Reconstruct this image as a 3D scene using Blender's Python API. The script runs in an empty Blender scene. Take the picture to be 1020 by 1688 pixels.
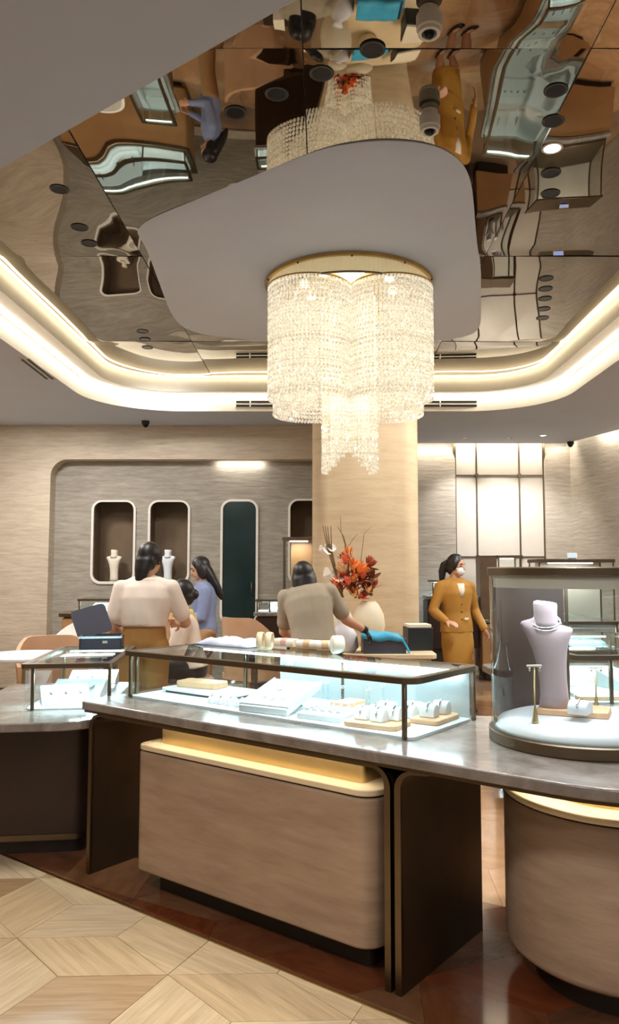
import bpy, bmesh, math, random
from mathutils import Vector, Matrix, noise
from mathutils.geometry import tessellate_polygon

random.seed(7)
SC = bpy.context.scene
COL = SC.collection
PI = math.pi

# ------------------------------------------------------------------ camera, world, big lights, exposure
F = 1270.0                       # focal length in pixels of the 1020x1688 frame
CX, CY = 535.0, 844.0            # principal point
EYE = Vector((0.0, 0.0, 1.5))
PITCH = math.atan(96.0 / F)
cam_data = bpy.data.cameras.new('camera')
cam = bpy.data.objects.new('camera', cam_data)
COL.objects.link(cam)
cam_data.sensor_fit = 'VERTICAL'
cam_data.sensor_height = 36.0
cam_data.lens = 36.0 * F / 1688.0
cam_data.shift_x = (510.0 - CX) / 1688.0
cam_data.clip_start = 0.05
cam.location = EYE
cam.rotation_euler = (PI / 2 + PITCH, 0, 0)
SC.camera = cam

SC.view_settings.view_transform = 'Standard'
SC.view_settings.look = 'None'
SC.view_settings.gamma = 1.0
SC.view_settings.use_curve_mapping = False
SC.view_settings.exposure = 0.0
SC.cycles.max_bounces = 8
SC.cycles.transparent_max_bounces = 26
SC.cycles.sample_clamp_indirect = 4.0
SC.cycles.caustics_reflective = False
SC.cycles.caustics_refractive = False
SC.cycles.use_adaptive_sampling = True
SC.cycles.adaptive_threshold = 0.04

world = bpy.data.worlds.new('world')
SC.world = world
world.use_nodes = True
world.node_tree.nodes['Background'].inputs[0].default_value = (1.0, 0.93, 0.86, 1)
world.node_tree.nodes['Background'].inputs[1].default_value = 0.30

def srgb(r, g, b):
    def f(c):
        c /= 255.0
        return c / 12.92 if c <= 0.04045 else ((c + 0.055) / 1.055) ** 2.4
    return (f(r), f(g), f(b), 1.0)

def area_light(name, loc, size, power, color=(1, 1, 1), rot=(0, 0, 0), size_y=None, spread=None, shape=None):
    d = bpy.data.lights.new(name, 'AREA')
    d.energy = power
    d.color = color
    d.size = size
    if shape: d.shape = shape
    if size_y:
        d.shape = 'RECTANGLE'
        d.size_y = size_y
    if spread: d.spread = spread
    o = bpy.data.objects.new(name, d)
    o.location = loc
    o.rotation_euler = rot
    COL.objects.link(o)
    return o

def spot_light(name, loc, target, power, angle, color=(1, 1, 1), blend=0.6, radius=0.04):
    d = bpy.data.lights.new(name, 'SPOT')
    d.energy = power
    d.color = color
    d.spot_size = math.radians(angle)
    d.spot_blend = blend
    d.shadow_soft_size = radius
    o = bpy.data.objects.new(name, d)
    o.location = loc
    o.rotation_euler = (Vector(target) - Vector(loc)).to_track_quat('-Z', 'Y').to_euler()
    COL.objects.link(o)
    return o

WARM = (1.0, 0.87, 0.68)
NEUTRAL = (1.0, 0.975, 0.95)
COOL = (0.58, 0.90, 1.0)
# unseen fill lights added above and behind the visitor, level with the low ceiling
for lx, ly in ((-2.2, 1.6), (-1.1, 0.6), (0.9, -0.6), (-0.6, -1.4), (2.4, 0.2)):
    area_light('entrance_fill', (lx, ly, 3.385), 0.5, 24, NEUTRAL, shape='DISK')
# unseen fill lights added outside the frame, left and right, to brighten the shop
for lx, ly in ((-3.4, 6.6), (-3.4, 8.6), (3.5, 5.5), (3.6, 8.3)):
    area_light('shop_fill', (lx, ly, 3.385), 0.4, 60, NEUTRAL, shape='DISK')

# ------------------------------------------------------------------ pixel helpers (to read real positions off the photograph)
FWD = Vector((0, math.cos(PITCH), math.sin(PITCH)))
UP = Vector((0, -math.sin(PITCH), math.cos(PITCH)))
def ray(px, py):
    return FWD + Vector((1, 0, 0)) * ((px - CX) / F) + UP * ((CY - py) / F)
def on_z(px, py, z):
    r = ray(px, py)
    return EYE + r * ((z - EYE.z) / r.z)
def on_y(px, py, y):
    r = ray(px, py)
    return EYE + r * (y / r.y)

# ------------------------------------------------------------------ scene helpers
def link(o, parent=None):
    COL.objects.link(o)
    if parent is not None:
        o.parent = parent
    return o

def tag(o, label=None, cat=None, group=None, kind=None):
    if label: o['label'] = label
    if cat: o['category'] = cat
    if group: o['group'] = group
    if kind: o['kind'] = kind
    return o

def thing(name, loc=(0, 0, 0), rz=0.0, label=None, cat=None, group=None, kind=None):
    o = bpy.data.objects.new(name, None)
    o.empty_display_size = 0.1
    o.location = loc
    o.rotation_euler = (0, 0, rz)
    COL.objects.link(o)
    return tag(o, label, cat, group, kind)

class MB:
    """collects geometry for one mesh"""
    def __init__(self):
        self.v, self.f = [], []
    def add(self, vs, fs, M=None):
        b = len(self.v)
        self.v += [tuple(M @ Vector(p)) if M is not None else tuple(p) for p in vs]
        self.f += [tuple(i + b for i in f) for f in fs]
        return self
    def box(self, c, s, rz=0.0, M=None):
        x, y, z = s[0] / 2, s[1] / 2, s[2] / 2
        T = Matrix.Translation(c) @ Matrix.Rotation(rz, 4, 'Z')
        if M is not None: T = M @ T
        vs = [(-x, -y, -z), (x, -y, -z), (x, y, -z), (-x, y, -z), (-x, -y, z), (x, -y, z), (x, y, z), (-x, y, z)]
        return self.add(vs, [(3, 2, 1, 0), (4, 5, 6, 7), (0, 1, 5, 4), (1, 2, 6, 5), (2, 3, 7, 6), (3, 0, 4, 7)], T)
    def prism(self, poly, z0, z1, M=None):
        n = len(poly)
        a = sum(poly[i][0] * poly[(i + 1) % n][1] - poly[(i + 1) % n][0] * poly[i][1] for i in range(n))
        if a < 0: poly = list(reversed(poly))
        vs = [(p[0], p[1], z0) for p in poly] + [(p[0], p[1], z1) for p in poly]
        fs = [tuple(range(n - 1, -1, -1)), tuple(range(n, 2 * n))]
        fs += [(i, (i + 1) % n, n + (i + 1) % n, n + i) for i in range(n)]
        return self.add(vs, fs, M)
    def lathe(self, prof, n=32, M=None):
        vs, fs, rings = [], [], []
        for r, z in prof:
            if r < 1e-6:
                rings.append([len(vs)]); vs.append((0, 0, z))
            else:
                rings.append(list(range(len(vs), len(vs) + n)))
                vs += [(r * math.cos(2 * PI * i / n), r * math.sin(2 * PI * i / n), z) for i in range(n)]
        for a, b in zip(rings, rings[1:]):
            if len(a) == 1 and len(b) == 1: continue
            for i in range(n):
                j = (i + 1) % n
                if len(a) == 1: fs.append((a[0], b[j], b[i]))
                elif len(b) == 1: fs.append((a[i], a[j], b[0]))
                else: fs.append((a[i], a[j], b[j], b[i]))
        return self.add(vs, fs, M)
    def loft(self, secs, n=16, M=None, cap=True, power=1.0):
        """secs: (centre, axis_a, axis_b) ellipses; superellipse with power<1"""
        vs, fs = [], []
        for c, a, b in secs:
            c, a, b = Vector(c), Vector(a), Vector(b)
            for i in range(n):
                t = 2 * PI * i / n
                ct, st = math.cos(t), math.sin(t)
                if power != 1.0:
                    ct = math.copysign(abs(ct) ** power, ct); st = math.copysign(abs(st) ** power, st)
                vs.append(tuple(c + a * ct + b * st))
        for k in range(len(secs) - 1):
            for i in range(n):
                j = (i + 1) % n
                fs.append((k * n + i, k * n + j, (k + 1) * n + j, (k + 1) * n + i))
        if cap:
            fs.append(tuple(range(n - 1, -1, -1)))
            m = (len(secs) - 1) * n
            fs.append(tuple(range(m, m + n)))
        return self.add(vs, fs, M)
    def tube(self, path, r, n=10, M=None, up=(0.123, 0.2, 0.97)):
        path = [Vector(p) for p in path]
        if not isinstance(r, (list, tuple)): r = [r] * len(path)
        secs = []
        ref = Vector(up)
        for i, p in enumerate(path):
            d = (path[min(i + 1, len(path) - 1)] - path[max(i - 1, 0)]).normalized()
            if abs(d.dot(ref)) > 0.95: ref = Vector((0.9, 0.3, -0.2))
            a = d.cross(ref).normalized()
            b = d.cross(a).normalized()
            ref = -a.cross(d) if False else ref
            secs.append((p, a * r[i], b * r[i]))
        return self.loft(secs, n, M)
    def ellipsoid(self, c, r, n=16, m=10, M=None):
        T = Matrix.Translation(c) @ Matrix.Diagonal((r[0], r[1], r[2], 1))
        if M is not None: T = M @ T
        prof = [(math.sin(PI * i / m), -math.cos(PI * i / m)) for i in range(m + 1)]
        prof[0] = (0, -1); prof[-1] = (0, 1)
        return self.lathe(prof, n, T)
    def mesh(self, name):
        me = bpy.data.meshes.new(name)
        me.from_pydata(self.v, [], self.f)
        bm = bmesh.new(); bm.from_mesh(me)
        bmesh.ops.recalc_face_normals(bm, faces=bm.faces)
        bm.to_mesh(me); bm.free()
        return me
    def build(self, name, mat, parent=None, smooth=False, bevel=0.0, seg=2, loc=None, rot=None, auto=None):
        me = self.mesh(name)
        me.materials.append(mat)
        if smooth: me.shade_smooth()
        o = bpy.data.objects.new(name, me)
        if loc: o.location = loc
        if rot: o.rotation_euler = rot
        link(o, parent)
        if auto is not None:
            me.shade_smooth()
            me.set_sharp_from_angle(angle=math.radians(auto))
        if bevel:
            m = o.modifiers.new('bevel', 'BEVEL')
            m.width = bevel; m.segments = seg; m.limit_method = 'ANGLE'; m.angle_limit = math.radians(40)
            me.shade_smooth()
            me.set_sharp_from_angle(angle=math.radians(35)) if not smooth else None
            if seg >= 2:
                m.harden_normals = False
        return o

def copy_tree(o, parent=None):
    c = o.copy()
    COL.objects.link(c)
    c.parent = parent
    for ch in list(o.children):
        copy_tree(ch, c)
    return c

def rrect(x0, x1, y0, y1, r, seg=6):
    """rounded rectangle; r one radius or four (x1y0, x1y1, x0y1, x0y0)"""
    if not isinstance(r, (list, tuple)): r = (r,) * 4
    pts = []
    for (cx, cy, a0, rr) in ((x1, y0, -90, r[0]), (x1, y1, 0, r[1]), (x0, y1, 90, r[2]), (x0, y0, 180, r[3])):
        ox = cx - rr if cx == x1 else cx + rr
        oy = cy - rr if cy == y1 else cy + rr
        if rr < 1e-5:
            pts.append((cx, cy)); continue
        for k in range(seg + 1):
            a = math.radians(a0 + 90 * k / seg)
            pts.append((ox + rr * math.cos(a), oy + rr * math.sin(a)))
    return pts

def plate_with_holes(outer, holes, t0, t1, name, mat, parent=None, M=None):
    """flat plate (2-D outer, 2-D holes) from height t0 to t1 with the walls of the holes"""
    loops = [[Vector((p[0], p[1], 0)) for p in outer]] + [[Vector((p[0], p[1], 0)) for p in h] for h in holes]
    tris = tessellate_polygon(loops)
    flat = [p for l in loops for p in l]
    n = len(flat)
    vs = [(p.x, p.y, t0) for p in flat] + [(p.x, p.y, t1) for p in flat]
    fs = [tuple(t) for t in tris] + [tuple(i + n for i in reversed(t)) for t in tris]
    b = 0
    for l in loops:
        m = len(l)
        fs += [(b + i, b + (i + 1) % m, n + b + (i + 1) % m, n + b + i) for i in range(m)]
        b += m
    mb = MB().add(vs, fs, M)
    return mb.build(name, mat, parent)

# ------------------------------------------------------------------ materials
def nmat(name):
    m = bpy.data.materials.new(name)
    m.use_nodes = True
    nt = m.node_tree
    return m, nt, nt.nodes['Principled BSDF']

def coord(nt, kind='Object', scale=(1, 1, 1), rot=(0, 0, 0)):
    tc = nt.nodes.new('ShaderNodeTexCoord')
    mp = nt.nodes.new('ShaderNodeMapping')
    mp.inputs['Scale'].default_value = scale
    mp.inputs['Rotation'].default_value = rot
    nt.links.new(tc.outputs[kind], mp.inputs['Vector'])
    return mp.outputs['Vector']

def noise_tex(nt, vec, scale, detail=4, rough=0.55, dist=0.0):
    t = nt.nodes.new('ShaderNodeTexNoise')
    t.inputs['Scale'].default_value = scale
    t.inputs['Detail'].default_value = detail
    t.inputs['Roughness'].default_value = rough
    t.inputs['Distortion'].default_value = dist
    if vec is not None: nt.links.new(vec, t.inputs['Vector'])
    return t

def ramp(nt, fac, stops):
    r = nt.nodes.new('ShaderNodeValToRGB')
    e = r.color_ramp.elements
    while len(e) < len(stops): e.new(0.5)
    for el, (p, c) in zip(e, stops):
        el.position = p; el.color = c
    nt.links.new(fac, r.inputs['Fac'])
    return r

def bump(nt, height, bsdf, strength=0.2, dist=0.01):
    b = nt.nodes.new('ShaderNodeBump')
    b.inputs['Strength'].default_value = strength
    b.inputs['Distance'].default_value = dist
    nt.links.new(height, b.inputs['Height'])
    nt.links.new(b.outputs['Normal'], bsdf.inputs['Normal'])

def plain(name, col, rough=0.5, metal=0.0, var=0.06, vscale=8.0, bumps=0.0, spec=None, coat=0.0, sheen=0.0):
    m, nt, b = nmat(name)
    b.inputs['Roughness'].default_value = rough
    b.inputs['Metallic'].default_value = metal
    if spec is not None: b.inputs['Specular IOR Level'].default_value = spec
    if coat: b.inputs['Coat Weight'].default_value = coat; b.inputs['Coat Roughness'].default_value = 0.08
    if sheen: b.inputs['Sheen Weight'].default_value = sheen
    t = noise_tex(nt, coord(nt), vscale, 3)
    lo = tuple(c * (1 - var) for c in col[:3]) + (1,)
    hi = tuple(min(1, c * (1 + var)) for c in col[:3]) + (1,)
    r = ramp(nt, t.outputs['Fac'], [(0.3, lo), (0.7, hi)])
    nt.links.new(r.outputs['Color'], b.inputs['Base Color'])
    if bumps:
        t2 = noise_tex(nt, coord(nt), vscale * 12, 3)
        bump(nt, t2.outputs['Fac'], b, bumps, 0.004)
    return m

def plaster(name, lo, mid, hi, scale=(1.2, 1.2, 9.0), rough=0.62, bstr=0.35):
    """trowelled plaster with long sideways strokes"""
    m, nt, b = nmat(name)
    v = coord(nt, 'Object', scale)
    t = noise_tex(nt, v, 3.2, 8, 0.66, 0.3)
    t2 = noise_tex(nt, coord(nt, 'Object'), 0.9, 3)
    r = ramp(nt, t.outputs['Fac'], [(0.25, lo), (0.5, mid), (0.78, hi)])
    mix = nt.nodes.new('ShaderNodeMix'); mix.data_type = 'RGBA'; mix.blend_type = 'MULTIPLY'
    r2 = ramp(nt, t2.outputs['Fac'], [(0.35, (0.86, 0.85, 0.84, 1)), (0.65, (1, 1, 1, 1))])
    mix.inputs['Factor'].default_value = 1.0
    nt.links.new(r.outputs['Color'], mix.inputs['A']); nt.links.new(r2.outputs['Color'], mix.inputs['B'])
    nt.links.new(mix.outputs['Result'], b.inputs['Base Color'])
    b.inputs['Roughness'].default_value = rough
    bump(nt, t.outputs['Fac'], b, bstr, 0.02)
    return m

def emit(name, col, strength):
    m = bpy.data.materials.new(name); m.use_nodes = True
    nt = m.node_tree; nt.nodes.clear()
    e = nt.nodes.new('ShaderNodeEmission'); o = nt.nodes.new('ShaderNodeOutputMaterial')
    e.inputs['Color'].default_value = tuple(col[:3]) + (1,)
    e.inputs['Strength'].default_value = strength
    nt.links.new(e.outputs[0], o.inputs['Surface'])
    return m

def glass(name, tint=(0.96, 0.985, 0.98, 1), ior=1.45, rough=0.0, boost=1.0):
    """thin clear pane: straight-through light plus mirror reflection at grazing angles"""
    m = bpy.data.materials.new(name); m.use_nodes = True
    nt = m.node_tree; nt.nodes.clear()
    tr = nt.nodes.new('ShaderNodeBsdfTransparent'); tr.inputs['Color'].default_value = tint
    gl = nt.nodes.new('ShaderNodeBsdfGlossy'); gl.inputs['Roughness'].default_value = rough
    gl.inputs['Color'].default_value = (boost, boost, boost, 1)
    fr = nt.nodes.new('ShaderNodeFresnel'); fr.inputs['IOR'].default_value = ior
    mx = nt.nodes.new('ShaderNodeMixShader'); o = nt.nodes.new('ShaderNodeOutputMaterial')
    ge = nt.nodes.new('ShaderNodeNewGeometry'); sb = nt.nodes.new('ShaderNodeMath'); sb.operation = 'SUBTRACT'; sb.inputs[0].default_value = 1.0
    mu = nt.nodes.new('ShaderNodeMath'); mu.operation = 'MULTIPLY'
    nt.links.new(ge.outputs['Backfacing'], sb.inputs[1]); nt.links.new(sb.outputs[0], mu.inputs[0]); nt.links.new(fr.outputs[0], mu.inputs[1])
    nt.links.new(mu.outputs[0], mx.inputs[0]); nt.links.new(tr.outputs[0], mx.inputs[1]); nt.links.new(gl.outputs[0], mx.inputs[2])
    nt.links.new(mx.outputs[0], o.inputs['Surface'])
    return m

def per_piece(name, cols, rough, grain=(1, 14, 1), gscale=3.0, gstr=0.5, coat=0.0, bstr=0.1):
    """pieces of wood or stone: each object takes its own tone, grain runs along its own x axis"""
    m, nt, b = nmat(name)
    oi = nt.nodes.new('ShaderNodeObjectInfo')
    n = len(cols)
    r = ramp(nt, oi.outputs['Random'], [(i / max(1, n - 1), c) for i, c in enumerate(cols)])
    v = coord(nt, 'Object', grain)
    add = nt.nodes.new('ShaderNodeVectorMath'); add.operation = 'ADD'
    sc = nt.nodes.new('ShaderNodeVectorMath'); sc.operation = 'SCALE'
    cmb = nt.nodes.new('ShaderNodeCombineXYZ')
    for k in range(3): nt.links.new(oi.outputs['Random'], cmb.inputs[k])
    nt.links.new(cmb.outputs[0], sc.inputs[0]); sc.inputs['Scale'].default_value = 37.0
    nt.links.new(v, add.inputs[0]); nt.links.new(sc.outputs[0], add.inputs[1])
    t = noise_tex(nt, add.outputs[0], gscale, 6, 0.62, 0.8)
    g = ramp(nt, t.outputs['Fac'], [(0.3, (1 - gstr, 1 - gstr * 1.08, 1 - gstr * 1.2, 1)), (0.62, (1, 1, 1, 1))])
    mix = nt.nodes.new('ShaderNodeMix'); mix.data_type = 'RGBA'; mix.blend_type = 'MULTIPLY'
    mix.inputs['Factor'].default_value = 1.0
    nt.links.new(r.outputs['Color'], mix.inputs['A']); nt.links.new(g.outputs['Color'], mix.inputs['B'])
    nt.links.new(mix.outputs['Result'], b.inputs['Base Color'])
    b.inputs['Roughness'].default_value = rough
    if coat: b.inputs['Coat Weight'].default_value = coat; b.inputs['Coat Roughness'].default_value = 0.1
    bump(nt, t.outputs['Fac'], b, bstr, 0.003)
    return m

M = {}
M['white_paint'] = plain('white_paint', srgb(222, 217, 212), 0.7, var=0.02, vscale=2)
M['soffit_paint'] = plain('soffit_paint', srgb(188, 195, 208), 0.75, var=0.02, vscale=2)
M['cove_paint'] = plain('cove_paint', srgb(244, 240, 230), 0.7, var=0.02)
M['panel_paint'] = plain('panel_paint', srgb(200, 208, 224), 0.6, var=0.02, vscale=2)
M['plaster_warm'] = plaster('plaster_warm', srgb(176, 160, 140), srgb(198, 183, 162), srgb(214, 202, 184))
M['plaster_grey'] = plaster('plaster_grey', srgb(128, 120, 107), srgb(154, 146, 132), srgb(178, 171, 158))
M['plaster_pale'] = plaster('plaster_pale', srgb(166, 155, 140), srgb(188, 178, 164), srgb(206, 198, 186))
M['plaster_pillar'] = plaster('plaster_pillar', srgb(196, 170, 134), srgb(212, 188, 152), srgb(222, 200, 168), scale=(1.0, 1.0, 5.0), bstr=0.18)
M['satin_panel'] = plain('satin_panel', srgb(214, 206, 194), 0.45, var=0.02)
M['brass'] = plain('brass', srgb(190, 160, 104), 0.32, 1.0, var=0.08)
M['brass_bright'] = plain('brass_bright', srgb(214, 190, 138), 0.36, 1.0, var=0.06, vscale=3)
M['bronze'] = plain('bronze', srgb(112, 96, 76), 0.34, 1.0, var=0.10, vscale=5)
M['bronze_dark'] = plain('bronze_dark', srgb(92, 75, 56), 0.44, 0.85, var=0.15, vscale=4)
M['frame_metal'] = plain('frame_metal', srgb(116, 102, 84), 0.35, 1.0, var=0.06)
M['steel'] = plain('steel', srgb(205, 208, 210), 0.2, 1.0, var=0.04)
M['silver'] = plain('silver', srgb(235, 238, 242), 0.15, 1.0, var=0.05, vscale=40)
M['black'] = plain('black', srgb(22, 21, 21), 0.5, var=0.1)
M['dark_lens'] = plain('dark_lens', srgb(10, 10, 14), 0.25, 0.0, var=0.1, spec=0.25)
M['plinth'] = plain('plinth', srgb(52, 42, 33), 0.5, 0.3, var=0.1)
M['leather'] = plaster('leather', srgb(152, 127, 104), srgb(178, 150, 125), srgb(194, 168, 143), scale=(0.8, 0.8, 5.0), rough=0.5, bstr=0.12)
M['ledge'] = plain('ledge', srgb(236, 214, 176), 0.4, var=0.04, vscale=3)
M['pad_white'] = plain('pad_white', srgb(232, 234, 236), 0.6, var=0.03, vscale=20, sheen=0.2)
M['tray_white'] = plain('tray_white', srgb(226, 230, 232), 0.35, var=0.02)
M['tray_under'] = plain('tray_under', srgb(66, 66, 70), 0.5, var=0.1)
M['velvet'] = plain('velvet', srgb(206, 194, 196), 0.85, var=0.03, sheen=0.6)
M['display_wood'] = plaster('display_wood', srgb(214, 166, 122), srgb(228, 184, 142), srgb(236, 198, 158), scale=(2, 14, 2), rough=0.45, bstr=0.08)
M['niche_back'] = plain('niche_back', srgb(112, 92, 70), 0.75, var=0.08, vscale=6)
M['frame_white'] = plain('frame_white', srgb(222, 216, 206), 0.5, var=0.03)
M['green_glass'] = plain('green_glass', srgb(26, 44, 42), 0.15, 0.0, var=0.15, vscale=3)
M['curved_back'] = plain('curved_back', srgb(70, 57, 50), 0.4, 0.15, var=0.14, vscale=3)
M['cabinet_brown'] = plain('cabinet_brown', srgb(112, 88, 66), 0.45, var=0.12, vscale=4)
M['cabinet_tan'] = plain('cabinet_tan', srgb(178, 136, 92), 0.45, var=0.08, vscale=4)
M['counter_dark'] = plain('counter_dark', srgb(58, 42, 34), 0.35, 0.25, var=0.15, vscale=3)
M['frosted'] = plain('frosted', srgb(206, 216, 218), 0.25, var=0.02)
M['clear'] = glass('clear')
M['clear_top'] = glass('clear_top', tint=(0.80, 0.84, 0.84, 1), ior=1.55)
M['acrylic'] = glass('acrylic', tint=(0.90, 0.96, 0.99, 1), ior=1.6)
M['led_cool'] = emit('led_cool', (0.72, 0.93, 1.0), 14.0)
M['led_warm'] = emit('led_warm', (1.0, 0.82, 0.54), 10.0)
M['led_white'] = emit('led_white', (1.0, 0.91, 0.74), 12.0)
M['lamp_on'] = emit('lamp_on', (1.0, 0.95, 0.86), 6.0)

# polished grey-brown stone of the worktops
m, nt, b = nmat('worktop_stone')
t = noise_tex(nt, coord(nt, 'Object', (1, 1, 1)), 6.0, 10, 0.65, 0.6)
r = ramp(nt, t.outputs['Fac'], [(0.3, srgb(112, 102, 94)), (0.52, srgb(138, 128, 120)), (0.75, srgb(166, 156, 148))])
nt.links.new(r.outputs['Color'], b.inputs['Base Color'])
b.inputs['Roughness'].default_value = 0.16
M['stone'] = m
# bronze tinted mirror
m, nt, b = nmat('bronze_mirror')
b.inputs['Metallic'].default_value = 1.0
b.inputs['Base Color'].default_value = (0.50, 0.40, 0.28, 1)
b.inputs['Roughness'].default_value = 0.015
t = noise_tex(nt, coord(nt, 'Object'), 0.8, 2)
r = ramp(nt, t.outputs['Fac'], [(0.3, (0.32, 0.28, 0.22, 1)), (0.7, (0.39, 0.345, 0.275, 1))])
nt.links.new(r.outputs['Color'], b.inputs['Base Color'])
M['mirror'] = m
# parquet and marble pieces
M['parquet'] = per_piece('parquet', [srgb(198, 168, 128), srgb(220, 198, 160), srgb(206, 178, 138), srgb(226, 206, 172), srgb(178, 144, 106), srgb(214, 188, 148)], 0.32, gstr=0.30, coat=0.25)
M['marble_dark'] = per_piece('marble_dark', [srgb(138, 80, 48), srgb(104, 68, 48), srgb(170, 124, 84), srgb(128, 62, 34), srgb(142, 104, 74)], 0.14, grain=(2, 5, 1), gscale=1.6, gstr=0.42, coat=0.5, bstr=0.02)
M['marble_tan'] = per_piece('marble_tan', [srgb(206, 160, 116), srgb(192, 144, 102), srgb(214, 172, 132), srgb(200, 154, 112)], 0.16, grain=(2, 5, 1), gscale=1.6, gstr=0.25, coat=0.5, bstr=0.02)
M['floor_base'] = plain('floor_base', srgb(150, 120, 94), 0.25, var=0.2, vscale=1.5)

# ================================================================== STRUCTURE
ZC, ZM = 3.40, 3.765              # low ceiling, mirror ceiling
O2 = Vector((0.235, 2.84, 0))     # near foot of the right support of the island
XL = Vector((0.795, -0.607, 0)).normalized()   # along the island, towards the right
YL = Vector((-XL.y, XL.x, 0))                  # across the island, away from the visitor
RZ = math.atan2(XL.y, XL.x)
def isl(s, v, z=0.0):
    return O2 + XL * s + YL * v + Vector((0, 0, z))
def to_isl(p):
    d = Vector((p[0], p[1], 0)) - O2
    return d.dot(XL), d.dot(YL)

# ---- floor
floor = MB().box((0.3, 4.5, -0.06), (14, 17, 0.08)).build('floor', M['floor_base'])
tag(floor, 'warm brown polished stone floor of the shop', kind='structure')
V_TRIM = -0.09

def clip(poly, fn):
    out = []
    for i in range(len(poly)):
        a, b2 = poly[i], poly[(i + 1) % len(poly)]
        fa, fb = fn(a), fn(b2)
        if fa >= 0: out.append(a)
        if (fa >= 0) != (fb >= 0):
            t = fa / (fa - fb)
            out.append((a[0] + (b2[0] - a[0]) * t, a[1] + (b2[1] - a[1]) * t))
    return out

def area2(p):
    return abs(sum(p[i][0] * p[(i + 1) % len(p)][1] - p[(i + 1) % len(p)][0] * p[i][1] for i in range(len(p)))) / 2

def rhombs(e, x0, x1, y0, y1, rot, st=1.0):
    """three rhombs per hexagon; yields (orientation, polygon)"""
    h = e * math.sqrt(3)
    cr, sr = math.cos(rot), math.sin(rot)
    R = max(x1 - x0, y1 - y0)
    n = int(R / e) + 2
    mx, my = (x0 + x1) / 2, (y0 + y1) / 2
    for i in range(-n, n + 1):
        for j in range(-n, n + 1):
            cx, cy = h * i + (h / 2 if j % 2 else 0), 1.5 * e * j
            for k in range(3):
                a = PI / 6 + k * 2 * PI / 3
                q = [(cx, cy)]
                for d in (0, PI / 3, 2 * PI / 3):
                    q.append((cx + e * math.cos(a + d), cy + e * math.sin(a + d)))
                p = [(mx + (u * st) * cr - w * sr, my + (u * st) * sr + w * cr) for u, w in q]
                c = (sum(t[0] for t in p) / 4, sum(t[1] for t in p) / 4)
                if x0 < c[0] < x1 and y0 < c[1] < y1:
                    yield k, p

def lay(name, mat, parent, polys, gap, top, th):
    rnd = random.Random(3)
    cache = {}
    for k, p in polys:
        c = (sum(t[0] for t in p) / len(p), sum(t[1] for t in p) / len(p))
        q = [((t[0] - c[0]), (t[1] - c[1])) for t in p]
        q = [(u * (1 - gap), w * (1 - gap)) for u, w in q]
        ang = math.atan2(q[0][1] - q[-1][1], q[0][0] - q[-1][0])
        ca, sa = math.cos(-ang), math.sin(-ang)
        q = [(u * ca - w * sa, u * sa + w * ca) for u, w in q]
        key = tuple((round(u, 3), round(w, 3)) for u, w in q)
        if key not in cache:
            me = MB().prism(q, -th, 0.0).mesh(name)
            me.materials.append(mat)
            cache[key] = me
        o = bpy.data.objects.new(name, cache[key])
        o.location = (c[0], c[1], top - rnd.uniform(0, 0.0006))
        o.rotation_euler = (0, 0, ang)
        link(o, parent)

def vof(p): return to_isl(p)[1]
wood = []
for k, p in rhombs(0.34, -2.3, 1.4, 1.7, 4.9, RZ + 0.25, 1.25):
    q = clip(p, lambda t: V_TRIM - 0.012 - vof(t))
    if len(q) >= 3 and area2(q) > 0.001: wood.append((k, q))
lay('parquet_piece', M['parquet'], floor, wood, 0.008, 0.0, 0.019)
dark, tan = [], []
for k, p in rhombs(0.42, -3.0, 4.0, 2.2, 9.6, RZ + 0.6, 1.15):
    q = clip(p, lambda t: vof(t) - V_TRIM - 0.004)
    if len(q) < 3 or area2(q) < 0.002: continue
    c = (sum(t[0] for t in q) / len(q), sum(t[1] for t in q) / len(q))
    if abs(c[0] - 0.05) > 0.42 * c[1] + 0.35: continue
    (dark if (vof(c) < 1.05 and c[1] < 5.2) else tan).append((k, q))
lay('marble_piece', M['marble_dark'], floor, dark, 0.003, 0.0, 0.019)
lay('marble_piece', M['marble_tan'], floor, tan, 0.003, 0.0, 0.019)
tr = MB().prism([tuple(isl(s, v)[:2]) for s, v in ((-4.2, V_TRIM - 0.012), (2.6, V_TRIM - 0.012), (2.6, V_TRIM + 0.004), (-4.2, V_TRIM + 0.004))], -0.018, 0.003).build('trim_1', M['brass'])
tag(tr, 'thin brass strip between pale parquet and dark marble', kind='structure')

# ---- low ceiling with the large opening
def arc(cx, cy, r, a0, a1, n=14):
    return [(cx + r * math.cos(math.radians(a0 + (a1 - a0) * i / n)), cy + r * math.sin(math.radians(a0 + (a1 - a0) * i / n))) for i in range(n + 1)]
HX, HY, HR = 2.66, 9.10, 1.0
def cove_path(o, y_l=4.0, y_r=1.45):
    x, y, r = HX - o, HY - o, HR - o
    cx, cy = HX - HR, HY - HR
    return [(-x, y_l)] + arc(-cx, cy, r, 180, 90) + arc(cx, cy, r, 90, 0) + [(x, y_r)]
A1, B1 = on_z(50, 250, ZC), on_z(488, 0, ZC)
dd = (B1 - A1)
def diag_at_x(x): return (x, A1.y + dd.y / dd.x * (x - A1.x))
yl = diag_at_x(-HX)[1]
x_end = A1.x + dd.x / dd.y * (1.45 - A1.y)
hole = [(-HX, yl)] + cove_path(0)[1:-1] + [(HX, 1.45), (x_end, 1.45)]
hole = list(reversed(hole))
def rwall_x(y): return 3.72 - 0.33 * (y - 11.6)
outer = [(-6, -3.5), (rwall_x(-3.5) - 0.15, -3.5), (rwall_x(11.45) - 0.15, 11.45), (-6, 11.45)]
ceil = plate_with_holes(outer, [hole], ZC, ZC + 0.06, 'ceiling', M['soffit_paint'])
tag(ceil, 'low pale grey ceiling around the mirrored opening', kind='structure')
cap = MB().box((0, 4, ZC + 0.48), (17, 17, 0.05)).build('ceiling_slab', M['soffit_paint'])
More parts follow.
